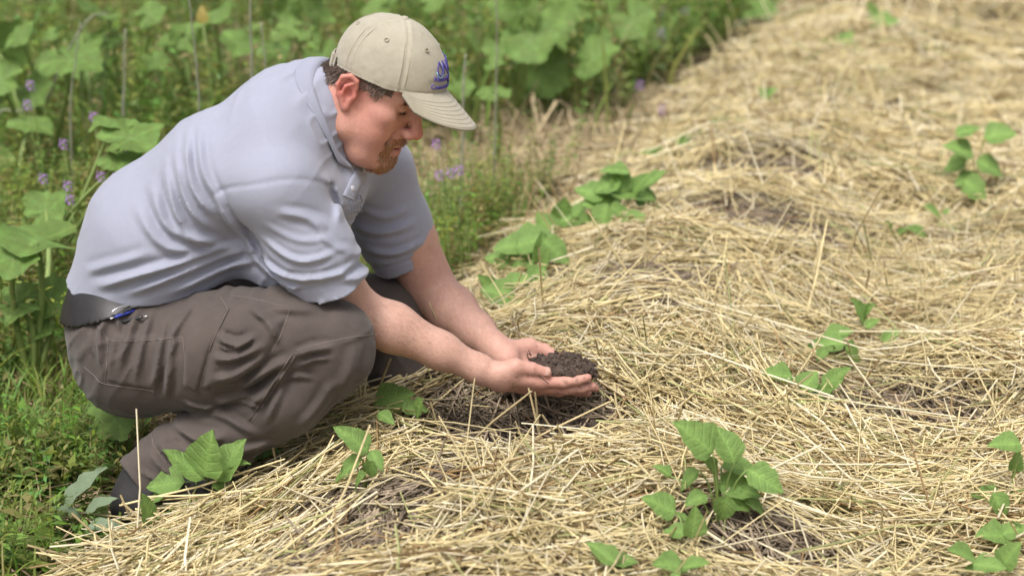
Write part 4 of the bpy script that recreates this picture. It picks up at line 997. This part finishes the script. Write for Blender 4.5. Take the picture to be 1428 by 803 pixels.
tw = [tube(spline([at(738, 503, 3.57), at(735, 492, 3.57), at(741, 496, 3.575), at(737, 489, 3.58)], 9), .0009, 4), tube(spline([at(748, 520, 3.52), at(757, 528, 3.515), at(765, 535, 3.515)], 7), .0011, 4),
      tube(spline([at(742, 506, 3.56), at(748, 496, 3.57), at(752, 498, 3.57)], 6), .0008, 4), tube(spline([at(780, 500, 3.58), at(783, 490, 3.585)], 4), .001, 4)]
o = link('rootlet', mesh_py('rootlet', *join(tw)), M['soil'], soil); o['kind'] = 'stuff'
V, F = [], []
def clod(c, r, seed):
    rr = np.random.default_rng(seed); ph = [(0, 0, 1), (0, 0, -1)] + [(math.cos(a), math.sin(a), z) for z in (-.5, .5) for a in np.linspace(0, 2 * math.pi, 7)[:-1]]
    v = [np.asarray(c) + norm(np.array(p)) * r * rr.uniform(.7, 1.25) for p in ph]
    f = [(1, 2 + (k + 1) % 6, 2 + k) for k in range(6)] + [(0, 8 + k, 8 + (k + 1) % 6) for k in range(6)] + [(2 + k, 2 + (k + 1) % 6, 8 + (k + 1) % 6, 8 + k) for k in range(6)]
    return v, f
rr_ = np.random.default_rng(11); top_ = ZV[(ZV[:, 2] > SOILC[2] - .004)]
for k in range(170):
    c = top_[rr_.integers(len(top_))] + np.array([0, 0, .001]); v, f = clod(c, rr_.uniform(.0014, .0045), k); o = len(V); V += list(v); F += [tuple(i + o for i in q) for q in f]
for px, py in ((826, 520), (830, 528), (822, 514), (833, 523), (829, 516)):
    v, f = clod(at(px, py, 3.56), rr_.uniform(.003, .0055), px); o = len(V); V += list(v); F += [tuple(i + o for i in q) for q in f]
link('crumb', mesh_py('crumb', V, F, False), M['soil'], soil)['kind'] = 'stuff'

# ================================================================== plants with leaves one can pick apart
M['leaf'] = mat('bean_leaf', rough=.5, attr=True, spec=.35, trans=.28, noise=[(25, .16, .012), (130, .08, 0)], bump=[(60, .35, .006), (220, .3, .002)])
M['squash'] = mat('squash_leaf', rough=.6, attr=True, spec=.3, trans=.25, noise=[(9, .14, .01)], bump=[(70, .35, .004)])
def leaf_veins(m, freq, slope, depth, tint):
    t = m.node_tree; N = t.nodes; L = t.links; b = N['Principled BSDF']; tc = N.new('ShaderNodeTexCoord'); sp_ = N.new('ShaderNodeSeparateXYZ'); L.new(tc.outputs['Object'], sp_.inputs[0])
    def mth(op, a, b_=None):
        n = N.new('ShaderNodeMath'); n.operation = op
        for k, v in enumerate((a, b_)):
            if v is None: continue
            if isinstance(v, (int, float)): n.inputs[k].default_value = v
            else: L.new(v, n.inputs[k])
        return n.outputs[0]
    ay = mth('ABSOLUTE', sp_.outputs[1]); ph = mth('MULTIPLY', mth('SUBTRACT', sp_.outputs[0], mth('MULTIPLY', ay, slope)), freq)
    tri = mth('ABSOLUTE', mth('SUBTRACT', mth('FRACT', ph), .5)); v = mth('SMOOTH_MIN', mth('MULTIPLY', tri, 6.), 1.)
    mid = mth('MINIMUM', mth('MULTIPLY', ay, 30.), 1.); h = mth('MINIMUM', v, mid)
    bp = N.new('ShaderNodeBump'); bp.inputs['Strength'].default_value = .32; bp.inputs['Distance'].default_value = depth; L.new(h, bp.inputs['Height'])
    old = b.inputs['Normal'].links[0].from_socket; L.new(old, bp.inputs['Normal']); L.new(bp.outputs[0], b.inputs['Normal'])
    src = b.inputs['Base Color'].links[0].from_socket; hs_ = N.new('ShaderNodeHueSaturation'); L.new(src, hs_.inputs['Color']); L.new(mth('ADD', mth('MULTIPLY', h, -tint), 1 + tint), hs_.inputs['Value']); L.new(hs_.outputs[0], b.inputs['Base Color'])
leaf_veins(M['leaf'], 5., .9, .0035, .12)
M['stem'] = mat('green_stem', (.20, .27, .075), .55, noise=[(30, .15, .01)])
M['dry_stem'] = mat('dry_stalk', (.23, .24, .165), .8, noise=[(30, .2, 0)])
M['petal'] = mat('violet_petal', (.34, .19, .44), .6, trans=.3); M['yellow'] = mat('yellow_leaf', (.36, .29, .07), .6, trans=.3)
def bean_leaf(seed):
    r = np.random.default_rng(seed); n = 9; fold = r.uniform(.15, .5); droop = r.uniform(.05, .3); tw = r.uniform(-.25, .25); V = []; C = []
    for i in range(n + 1):
        t = i / n; w = .33 * (math.sin(math.pi * min(1, t ** .72)) ** .8) * (1 - .25 * t) if 0 < t < 1 else .004
        for s in (-1, -.5, 0, .5, 1):
            x = w * s * (1 + .05 * r.normal()); z = fold * abs(x) - droop * t * t + tw * x * t + .022 * math.sin(t * 17 + seed + 2 * s) * abs(s) + .010 * r.normal() * (abs(s) > .4)
            V.append((t, x, z)); g = 1 + (.28 if s == 0 else 0) + .06 * r.normal(); C.append((.195 * g, .315 * g, .082 * g))
    F = [(i * 5 + k, (i + 1) * 5 + k, (i + 1) * 5 + k + 1, i * 5 + k + 1) for i in range(n) for k in range(4)]
    return mesh_np('leaf', np.array(V), np.array(F), col=np.array(C))
def squash_leaf(seed):
    r = np.random.default_rng(seed); V = [(0, 0, 0)]; C = [(.17, .27, .08)]; NA = 36; cup = r.uniform(-.25, .35); wav = r.uniform(.05, .12); ph = r.uniform(0, 6)
    for k, rr in enumerate((.3, .62, .86, 1.)):
        for j in range(NA):
            a = -math.pi + (j + .5) / NA * 2 * math.pi; lobe = 1 + .07 * math.cos(5 * a) + .03 * math.cos(10 * a + .5); notch = 1 - .72 * math.exp(-((abs(a) - math.pi) / .28) ** 2)
            R_ = .5 * lobe * notch * (1 + (.035 * (-1) ** j if rr == 1 else 0)) * rr; vein = abs(math.sin(2.5 * a))
            V.append((R_ * math.cos(a) * 1.08, R_ * math.sin(a), cup * R_ * R_ + .05 * rr * vein * (1 - .3 * rr) + wav * rr ** 3 * math.sin(3 * a + ph) + .010 * r.normal() * rr))
            g = (1.25 - .3 * min(1, vein * 2.2)) * (1 + .05 * r.normal()); C.append((.160 * g, .255 * g, .062 * g))
    F3 = [(0, 1 + j, 1 + (j + 1) % NA) for j in range(NA)]; F4 = [(1 + k * NA + j, 1 + (k + 1) * NA + j, 1 + (k + 1) * NA + (j + 1) % NA, 1 + k * NA + (j + 1) % NA) for k in range(3) for j in range(NA)]
    return mesh_np('leaf', np.array(V), [np.array(F3), np.array(F4)], col=np.array(C))
BL = [bean_leaf(k) for k in range(8)]; SL = [squash_leaf(k) for k in range(8)]
for me in BL: me.materials.append(M['leaf'])
M['squash2'] = mat('squash_leaf_yellowish', rough=.6, attr=True, spec=.3, trans=.3, noise=[(7, .2, .035)], bump=[(70, .35, .004)])
for k_, me in enumerate(SL): me.materials.append(M['squash'] if k_ % 3 else M['squash2'])
def place_leaf(me, base, tip, nrm, wscale=1., parent=None):
    base = np.asarray(base, float); d = np.asarray(tip, float) - base; L_ = np.linalg.norm(d); x = d / L_; nrm = np.asarray(nrm, float); z = norm(nrm - x * (nrm @ x)); y = np.cross(z, x)
    o = link('leaf', me, None, parent)
    Mx = Matrix(((x[0] * L_, y[0] * L_ * wscale, z[0] * L_, base[0]), (x[1] * L_, y[1] * L_ * wscale, z[1] * L_, base[1]), (x[2] * L_, y[2] * L_ * wscale, z[2] * L_, base[2]), (0, 0, 0, 1)))
    o.matrix_local = parent.matrix_world.inverted() @ Mx if parent else Mx
    return o
pr = random.Random(5)
def seedling(label, base_px, leaves, group=None, dY=0, name='leafy_seedling'):
    b = ground_at(*base_px); root = link(name, None, label=label, cat='plant', group=group); st_ = []
    top = b + np.array([0, 0, .03])
    for lf in leaves:
        bx, by, tx, ty = lf[:4]; ws = lf[4] if len(lf) > 4 else 1.0; Y0 = b[1] + pr.uniform(-.025, .025)
        Yl = Y0 + dY
        for _ in range(12):
            B_, T_ = at(bx, by, Yl), at(tx, ty, Yl)
            if B_[2] > zg(B_[0], B_[1]) + .05 and T_[2] > zg(T_[0], T_[1]) + .045: break
            Yl -= .02
        T_ = at(tx, ty, Yl + pr.uniform(-.03, .02))
        n_ = norm(np.array([pr.uniform(-.35, .35), -pr.uniform(.25, .75), 1.0])); place_leaf(BL[pr.randrange(8)], B_, T_, n_, ws * 1.15, root)
        mid = (b + B_) / 2 + np.array([0, 0, .02]); st_.append(tube(spline([b - [0, 0, .01], mid, B_], 6), [.0026, .0024, .002, .0017, .0015, .0012], 5))
    link('stem', mesh_py('stem', *join(st_)), M['stem'], root)
    return root
def C_(cx, cy, ln, ang):
    a = R(ang); ln = ln * (1.25 if 640 < cx < 930 else 1.08); return (cx - ln / 2 * math.cos(a), cy + ln / 2 * math.sin(a), cx + ln / 2 * math.cos(a), cy - ln / 2 * math.sin(a))
seedling('leafy seedling with broad bright leaves in front of the dark boot', (300, 706), [(258, 672, 202, 676, 1.1), (262, 692, 272, 660), (284, 668, 230, 624, .8), (286, 664, 291, 602, 1.3), (303, 670, 336, 610, 1.1), (296, 680, 322, 676), (209, 730, 201, 688, .9), (275, 700, 245, 700), (318, 650, 345, 640, .9), (232, 690, 200, 700, .9)], dY=-.11)
seedling('seedling with one pale upright leaf against the trouser knee', (366, 665), [(357, 614, 414, 574, 1.1), (356, 618, 396, 598, 1.0), (346, 602, 321, 588, .9), (362, 640, 338, 632, .9), (365, 640, 392, 622, .8)])
seedling('small drooping seedling alone on straw right of the knee', (508, 690), [(514, 630, 474, 591, .9), (506, 640, 463, 668, .9), (517, 628, 534, 655, .9), (510, 662, 486, 684, 1.1), (520, 642, 515, 668)])
seedling('shaded seedling with dark broad leaves under the forearm', (572, 592), [(522, 568, 575, 545, 1.3), (590, 556, 578, 584, 1.2), (560, 572, 600, 566), (528, 575, 550, 590)])
seedling('largest seedling on the bed, pointed leaves lit from above', (1003, 735), [(994, 632, 946, 586, 1.2), (1024, 645, 1004, 590, 1.3), (1006, 650, 1066, 652, 1.0), (1042, 654, 1094, 684, 1.1), (1000, 678, 1064, 684, 1.3), (976, 656, 944, 680, 1.1), (936, 664, 912, 646, 1.1), (1000, 660, 985, 636, 1.2), (1010, 690, 1050, 708, 1.2), (990, 640, 975, 620, .9), (1015, 690, 1004, 730, 1.1), (985, 690, 955, 700, 1.1), (1030, 690, 1072, 712, 1.0)])
seedling('low seedling with folded leaves just left of the largest one', (958, 772), [(942, 716, 898, 690, 1.2), (958, 742, 924, 738, 1.2), (964, 750, 972, 706, 1.1), (960, 728, 944, 712)])
seedling('seedling cut off by the bottom edge below the folded leaves', (950, 806), [(955, 790, 912, 782, 1.2), (950, 792, 988, 782, 1.2), (948, 800, 930, 812)])
seedling('tiny seedling with two small leaves near the bottom edge', (862, 800), [(860, 786, 820, 753, .9), (848, 782, 892, 780, 1.0)])
seedling('seedling with four spread leaves above a grey hollow', (1132, 585), [(1106, 527, 1063, 516, 1.2), (1118, 544, 1138, 516, 1.5), (1146, 544, 1182, 510, 1.0), (1128, 546, 1168, 552, 1.1), (1120, 556, 1108, 566), (1135, 590, 1150, 600)])
seedling('seedling half buried in straw behind the four leaved one', (1176, 505), [(1178, 478, 1124, 480, 1.1), (1150, 472, 1190, 458, 1.3), (1178, 482, 1202, 504, 1.2), (1150, 486, 1140, 502, 1.1)])
seedling('thin seedling with an upright leaf at the back of the straw ridge', (1216, 480), [(1204, 452, 1194, 416, 1.2), (1206, 456, 1226, 444, 1.2), (1230, 478, 1254, 458), (1205, 440, 1218, 422)])
seedling('small green sprout in the trough below the far right plant', (1300, 340), [(1310, 300, 1288, 286, 1.2), (1304, 322, 1334, 318, 1.4), (1290, 330, 1268, 312, 1.1), (1316, 298, 1324, 290)])
seedling('faint sprout left of the trough sprout, nearly hidden by straw', (1248, 335), [(1246, 330, 1238, 306, 1.2), (1250, 330, 1262, 318)])
seedling('blurred seedling with rounded leaf pairs at the right', (1356, 285), [C_(1339, 207, 38, 150) + (1.5,), C_(1349, 182, 34, 20) + (1.4,), C_(1394, 186, 42, 15) + (1.4,), C_(1332, 230, 34, 200) + (1.4,), C_(1382, 232, 40, -20) + (1.4,), C_(1360, 264, 40, -40) + (1.4,), C_(1345, 250, 30, 210) + (1.3,)])
seedling('seedling at the lower right corner with overlapping leaves', (1392, 800), [C_(1344, 772, 40, 150) + (1.2,), C_(1380, 788, 44, -5) + (1.2,), C_(1407, 774, 36, 60) + (1.2,), C_(1386, 745, 40, 170) + (1.3,), C_(1415, 738, 36, 20) + (1.3,), C_(1360, 790, 36, 190)])
seedling('seedling at the right edge above the corner plant', (1402, 735), [C_(1377, 690, 40, 170) + (1.3,), C_(1396, 706, 42, -60) + (1.3,), C_(1403, 617, 40, 170) + (1.3,), C_(1424, 690, 30, 40), C_(1418, 645, 26, 70)])
seedling('bright blurred tuft of leaves far up the bed', (1172, 74), [C_(1158, 62, 26, 140) + (1.4,), C_(1178, 56, 28, 60) + (1.4,), C_(1190, 66, 26, 0) + (1.3,), C_(1166, 54, 22, 100)])
seedling('farthest blurred seedling near the top of the bed', (1230, 42), [C_(1216, 14, 24, 110) + (1.4,), C_(1230, 26, 30, 160) + (1.4,), C_(1242, 30, 26, 10) + (1.4,), C_(1222, 34, 24, 200)])
seedling('wide clump of seedling leaves along the left edge of the bed', (856, 320), [C_(858, 238, 34, 170) + (1.2,), C_(823, 268, 36, 160) + (1.4,), C_(882, 268, 52, -10) + (1.5,), C_(906, 281, 40, -20) + (1.3,), C_(912, 248, 30, 40) + (1.2,), C_(846, 258, 36, 200) + (1.3,), C_(852, 292, 34, 230) + (1.3,), C_(870, 300, 38, -30) + (1.3,), C_(892, 256, 30, 60), C_(836, 285, 40, 170) + (1.3,), C_(866, 250, 34, 100) + (1.3,), C_(878, 312, 40, 210) + (1.2,), C_(840, 306, 36, 250) + (1.2,)], dY=-.10)
seedling('small seedling with round leaves beside the wide clump', (782, 336), [C_(760, 311, 30, 120) + (1.5,), C_(785, 294, 28, 80) + (1.3,), C_(802, 305, 36, 10) + (1.4,), C_(822, 312, 30, -30) + (1.3,), C_(812, 290, 30, 40)], dY=-.10)
seedling('seedling with flat spreading leaves by the straw edge', (748, 384), [C_(714, 342, 44, 185) + (1.2,), C_(745, 334, 46, 20) + (1.3,), C_(776, 350, 42, -40) + (1.3,), C_(730, 364, 40, 210) + (1.2,), C_(760, 368, 36, 250) + (1.2,), C_(700, 360, 40, 170) + (1.3,), C_(758, 345, 36, 90) + (1.2,), C_(745, 390, 36, 230)], dY=-.10)
seedling('pale leaves low in the straw right of the far forearm', (700, 425), [C_(694, 408, 40, 160) + (1.5,), C_(720, 392, 36, 30) + (1.3,), C_(680, 396, 28, 130)], dY=-.10)
seedling('little pair of leaves upslope from the wide clump', (924, 235), [C_(916, 216, 28, 150) + (1.4,), C_(934, 214, 26, 20) + (1.4,)])
seedling('single round leaf sprout above the little pair', (955, 216), [C_(953, 199, 26, 60) + (1.5,), C_(966, 206, 22, 0) + (1.3,)])
seedling('blurred sprout on the path side where straw meets weeds', (1006, 184), [C_(1004, 172, 24, 150) + (1.4,), C_(1014, 176, 20, 20) + (1.3,)])
seedling('distant blurred sprout left of the bright tuft', (1070, 140), [C_(1066, 130, 20, 130) + (1.4,), C_(1076, 128, 20, 40) + (1.3,)])

def feathery(label, base_px, tops, Y=None):
    b = ground_at(*base_px); root = link('feathery_weed', None, label=label, cat='weed')
    for tx, ty in tops:
        T_ = at(tx, ty, b[1] + pr.uniform(-.04, .04)); c = spline([b, (b + T_) / 2 + np.array([pr.uniform(-.02, .02), 0, .01]), T_], 15); V, F = tube(c, np.linspace(.0018, .0007, 15), 4)
        V = list(V); dirv = norm(T_ - b); sd_ = norm(np.cross(dirv, [0.1, -1, .3])); nn = np.cross(sd_, dirv)
        for i in range(3, 15, 2):
            L_ = .034 * math.sin(math.pi * min(1, (i - 1) / 14)) + .006
            for s in (-1, 1):
                d = norm(dirv * .55 + sd_ * s + nn * pr.uniform(-.3, .3))
                for t, m in ((.45, .45), (.75, .4), (1., .0), (.45, -.45), (.75, -.4)):
                    p = c[i] + d * L_ * abs(t) * (.9 if t < 1 else .75); e = norm(d + np.cross(nn, d) * m * 1.6); w_ = np.cross(nn, e) * .0015; l2 = L_ * .38; o = len(V)
                    V += [p, p + e * l2 * .5 + w_, p + e * l2, p + e * l2 * .5 - w_]; F.append((o, o + 1, o + 2, o + 3))
                o = len(V); w_ = np.cross(nn, d) * .0009; V += [c[i] - w_, c[i] + w_, c[i] + d * L_]; F.append((o, o + 1, o + 2))
        me = mesh_py('frond', V, F, False); fr = link('frond', me, M['frond'], root); fr['kind'] = 'stuff'
M['frond'] = mat('fern_green', (.18, .27, .055), .55, trans=.3)
M['silver'] = mat('silvery_leaf', (.19, .25, .15), .6, trans=.15, noise=[(60, .2, 0)])
feathery('feathery weed at the far left, lower fronds above the dead stems', (40, 645), [(20, 585), (48, 570), (75, 588), (5, 610)])
feathery('feathery weed beside the seat of the trousers', (112, 640), [(108, 545), (124, 560), (95, 590), (122, 600)])
feathery('feathery weed in the bottom left corner', (40, 800), [(18, 730), (50, 715), (75, 745), (5, 770)])
feathery('small feathery weed left of the boot', (118, 742), [(100, 690), (140, 695), (150, 720)])
tl = seedling('thistle like weed with silvery leaves left of the boot', (120, 745), [(88, 712, 138, 646, .6), (120, 716, 160, 690, .6), (112, 722, 80, 700, .6), (122, 735, 172, 728, .6)], name='silvery_weed')
for c_ in tl.children:
    if c_.name.startswith('leaf'): c_.data = c_.data.copy(); c_.data.materials.clear(); c_.data.materials.append(M['silver'])
def squash(label, base, leaves, stem_r=.006, group=None, yellow=False):
    """leaves: (px, py, Y, diameter in px, heading in degrees, tilt towards the camera)"""
    root = link('squash_plant', None, label=label, cat='plant', group=group); b = np.asarray(base, float); sts = []
    for px, py, Y, dia, hd, tl in leaves:
        c = at(px, py, Y); L_ = dia * px2m(Y) * .95; dr = np.array([math.cos(R(hd)), .35 * math.sin(R(hd) * 1.7), math.sin(R(hd))]); dr = norm(dr)
        n_ = norm(np.array([pr.uniform(-.6, .6), -tl * pr.uniform(.3, 1.3), 1.0])); dr = norm(dr - n_ * (dr @ n_) * .6); B_ = c - dr * L_ * .1
        o = place_leaf(SL[pr.randrange(8)], B_, B_ + dr * L_, n_, 1, root)
        md_ = (b * .45 + B_ * .55) + np.array([pr.uniform(-.03, .03), 0, .03]); sts.append(tube(spline([b, md_, B_], 8), np.linspace(stem_r * 1.1, stem_r * .55, 8), 7))
    for v, f in sts: link('stem', mesh_py('stem', v, f), M['stem'], root)
    return root
g0 = ground_at(45, 548); YL = g0[1]
squash('big squash plant at the left edge with a large pale leaf beside his back', g0, [(42, 335, YL, 120, 160, .55), (12, 362, YL - .06, 80, 200, .5), (14, 425, YL - .02, 74, 190, .7), (76, 412, YL + .03, 70, 20, .8), (70, 290, YL + .4, 66, 30, .8), (60, 460, YL, 40, -40, .3)], .0085)
squash('squash leaves in the shade underneath the trousers', ground_at(150, 600), [(165, 590, 3.62, 66, -60, 1.2), (140, 566, 3.66, 50, 200, .8)], .005)
g1 = ground_at(150, 300)
squash('squash plant peeking out behind the middle of his back', (g1[0], 4.6, 0), [(190, 190, 4.6, 90, 30, .8), (150, 175, 4.65, 60, 170, .7), (176, 225, 4.55, 66, -20, .7)], .006)
bgp = [('leftmost squash plant in the top corner', 40, 90, 5.9, 7, 62), ('squash plant below the top edge with pale veined leaves, left of the bent dry stalk', 110, 60, 6.2, 7, 58), ('squash plant right of the bent dry stalk', 180, 50, 6.5, 7, 56), ('squash plant with a long drooping leaf right above his back', 290, 60, 6.4, 6, 52),
       ('dim squash plant between two pale stalks', 385, 40, 7.0, 5, 46), ('squash plant just left of the cap', 445, 45, 6.6, 5, 46), ('squash plant right above the cap', 560, 10, 7.6, 5, 44), ('squash plant just right of the cap', 650, 85, 6.5, 6, 50), ('squash plant with a broad leaf at the tall thin stalk', 720, 40, 6.9, 7, 54),
       ('squash plant with upright yellow green stems right of the tall stalk', 775, 70, 7.0, 6, 52), ('bright squash plant at the middle of the top edge', 830, 20, 7.4, 7, 50), ('squash plant at the weedy border near the violet spikes', 900, 35, 8.0, 5, 44), ('far squash plant where the bed meets the top edge', 1010, 5, 9.4, 6, 40), ('bluish leaved plant at the top beside the straw', 1110, -4, 10.2, 5, 40),
       ('squash plant low at the left edge below the top corner', 12, 170, 5.4, 4, 56), ('small squash plant among violet flowers at left', 66, 282, 4.7, 2, 50), ('squash plant half hidden behind the cap brim', 690, 130, 6.2, 3, 40)]
for lab, px, py, Y, n, dia in bgp:
    n = max(2, round(n * .72))
    c = at(px, py, Y); base = (c[0], Y + .05, float(zg(c[0], Y))); lv = []
    for k in range(n):
        a = 2 * math.pi * k / n + pr.uniform(-.4, .4); rr = pr.uniform(.35, 1.05) * (n > 2) + .3
        lv.append((px + dia * 1.0 * rr * math.cos(a), py + dia * .75 * rr * math.sin(a), Y + pr.uniform(-.25, .25), dia * pr.uniform(.6, 1.6), math.degrees(-a) + pr.uniform(-40, 40), pr.uniform(.25, 1.0)))
    squash(lab, base, lv, .008)
# one yellowed leaf
yl = link('yellow_leaf', None, label='small yellow leaf standing among the green behind his back', cat='leaf'); p0 = at(283, 34, 6.0); o = place_leaf(BL[1].copy(), p0, at(281, 8, 6.0), (0.1, -1, .2), 1.1, yl); o.data.materials.clear(); o.data.materials.append(M['yellow'])
p1_ = ground_at(284, 180); link('stem', mesh_py('stem', *tube(spline([(p0[0], 6.0, 0), (p0[0] + .02, 6.0, p0[2] * .5), p0], 6), .003, 5)), M['stem'], yl)
# dry stalks
for lab, pts, Y, rad in (('bent pale dry stalk at the upper left', [(-8, 165), (30, 155), (63, 142), (85, 90), (108, 48), (130, 22), (152, 20)], 5.9, .0075), ('thin grey stalk rising left of his shoulders', [(277, 190), (276, 120), (269, 50), (262, -20)], 5.0, .0052), ('thick pale stalk rising directly behind his shoulders', [(350, 190), (351, 100), (350, 40), (348, -20)], 5.2, .0085),
                         ('short faint stalk right of the thick pale one', [(371, 180), (370, 90), (364, 30)], 5.6, .006), ('tall thin stalk right of the cap', [(690, 200), (692, 120), (693, 50), (692, -20)], 5.5, .0058), ('short whitish stub beside the lettering on the cap', [(646, 150), (647, 110), (649, 76)], 5.3, .008), ('slim grey stalk under the bent one', [(98, 160), (105, 90), (112, 30)], 5.3, .005), ('dark weathered stalk left of the squash leaf behind his back', [(172, 170), (174, 100), (174, 40)], 5.4, .0075)):
    P3 = [at(x, y, Y) for x, y in pts]; gz = float(zg(P3[0][0], Y))
    if P3[0][2] > gz: P3 = [np.array([P3[0][0] - .01, Y, gz - .01])] + P3
    link('dry_stalk', mesh_py('dry_stalk', *tube(spline(P3, 16) + RNG.normal(0, .0009, (16, 3)), np.linspace(rad, rad * .6, 16) * RNG.uniform(.8, 1.1, 16) * .6, 7)), M['dry_stem'], label=lab, cat='stalk')
# violet vetch flowers
fl = [(88, 200, 4.75, 'violet vetch flower left of his back, highest of the left cluster'), (94, 258, 4.5, 'violet vetch flower above the lower pair at left'), (97, 277, 4.45, 'violet vetch flower lowest of the left cluster'), (60, 248, 4.6, 'pale violet vetch flower at far left of the cluster'), (140, 245, 4.5, 'pale vetch flower close behind his back'), (162, 248, 4.5, 'vetch flower touching the outline of his back'), (42, 118, 5.2, 'faint violet flower under the bent stalk'), (38, 145, 5.1, 'faint violet flower at the foot of the bent stalk'), (130, 162, 5.0, 'tiny violet flower over the big leaf behind his back'),
      (628, 240, 4.7, 'violet vetch flower in the weeds right of the far sleeve'), (612, 243, 4.7, 'violet vetch flower nearest the far sleeve'), (608, 200, 4.9, 'violet flower just below the cap brim'), (640, 236, 4.75, 'violet vetch flower rightmost of the sleeve cluster'), (921, 14, 8.2, 'blurred violet spike at the top, left of two'), (954, 16, 8.2, 'blurred violet spike at the top, right of two'), (922, 46, 7.8, 'pink violet blur below the top spikes'), (892, 118, 6.9, 'pale violet dot in the dark green weeds'), (923, 152, 6.6, 'violet dot where the weeds meet the straw')]
for px, py, Y, lab in fl:
    c = at(px, py, Y); g = float(zg(c[0], c[1])); root = link('violet_flower', None, label=lab, cat='flower', group='violet vetch flowers'); V = []; F = []; sc = Y / 4.5
    for k in range(11):
        a = k * 2.4; h = (k / 11 - .5) * .024 * sc; p = c + np.array([.004 * math.cos(a), .004 * math.sin(a), h]); d = norm(np.array([math.cos(a), math.sin(a), -.3])); s = np.cross(d, [0, 0, 1]); l_ = .0095 * sc; o = len(V)
        V += [p, p + d * l_ * .6 + s * l_ * .35, p + d * l_ + np.array([0, 0, -.003]), p + d * l_ * .6 - s * l_ * .35, p + d * l_ * .5 + np.array([0, 0, .004])]; F += [(o, o + 1, o + 4), (o + 1, o + 2, o + 4), (o + 2, o + 3, o + 4), (o + 3, o, o + 4)]
    link('petals', mesh_py('petals', V, F), M['petal'], root)['kind'] = 'stuff'
    link('stem', mesh_py('stem', *tube(spline([(c[0] + .03, c[1], g), (c[0] + .02, c[1], (g + c[2]) / 2), c], 6), .0014, 4)), M['stem'], root)
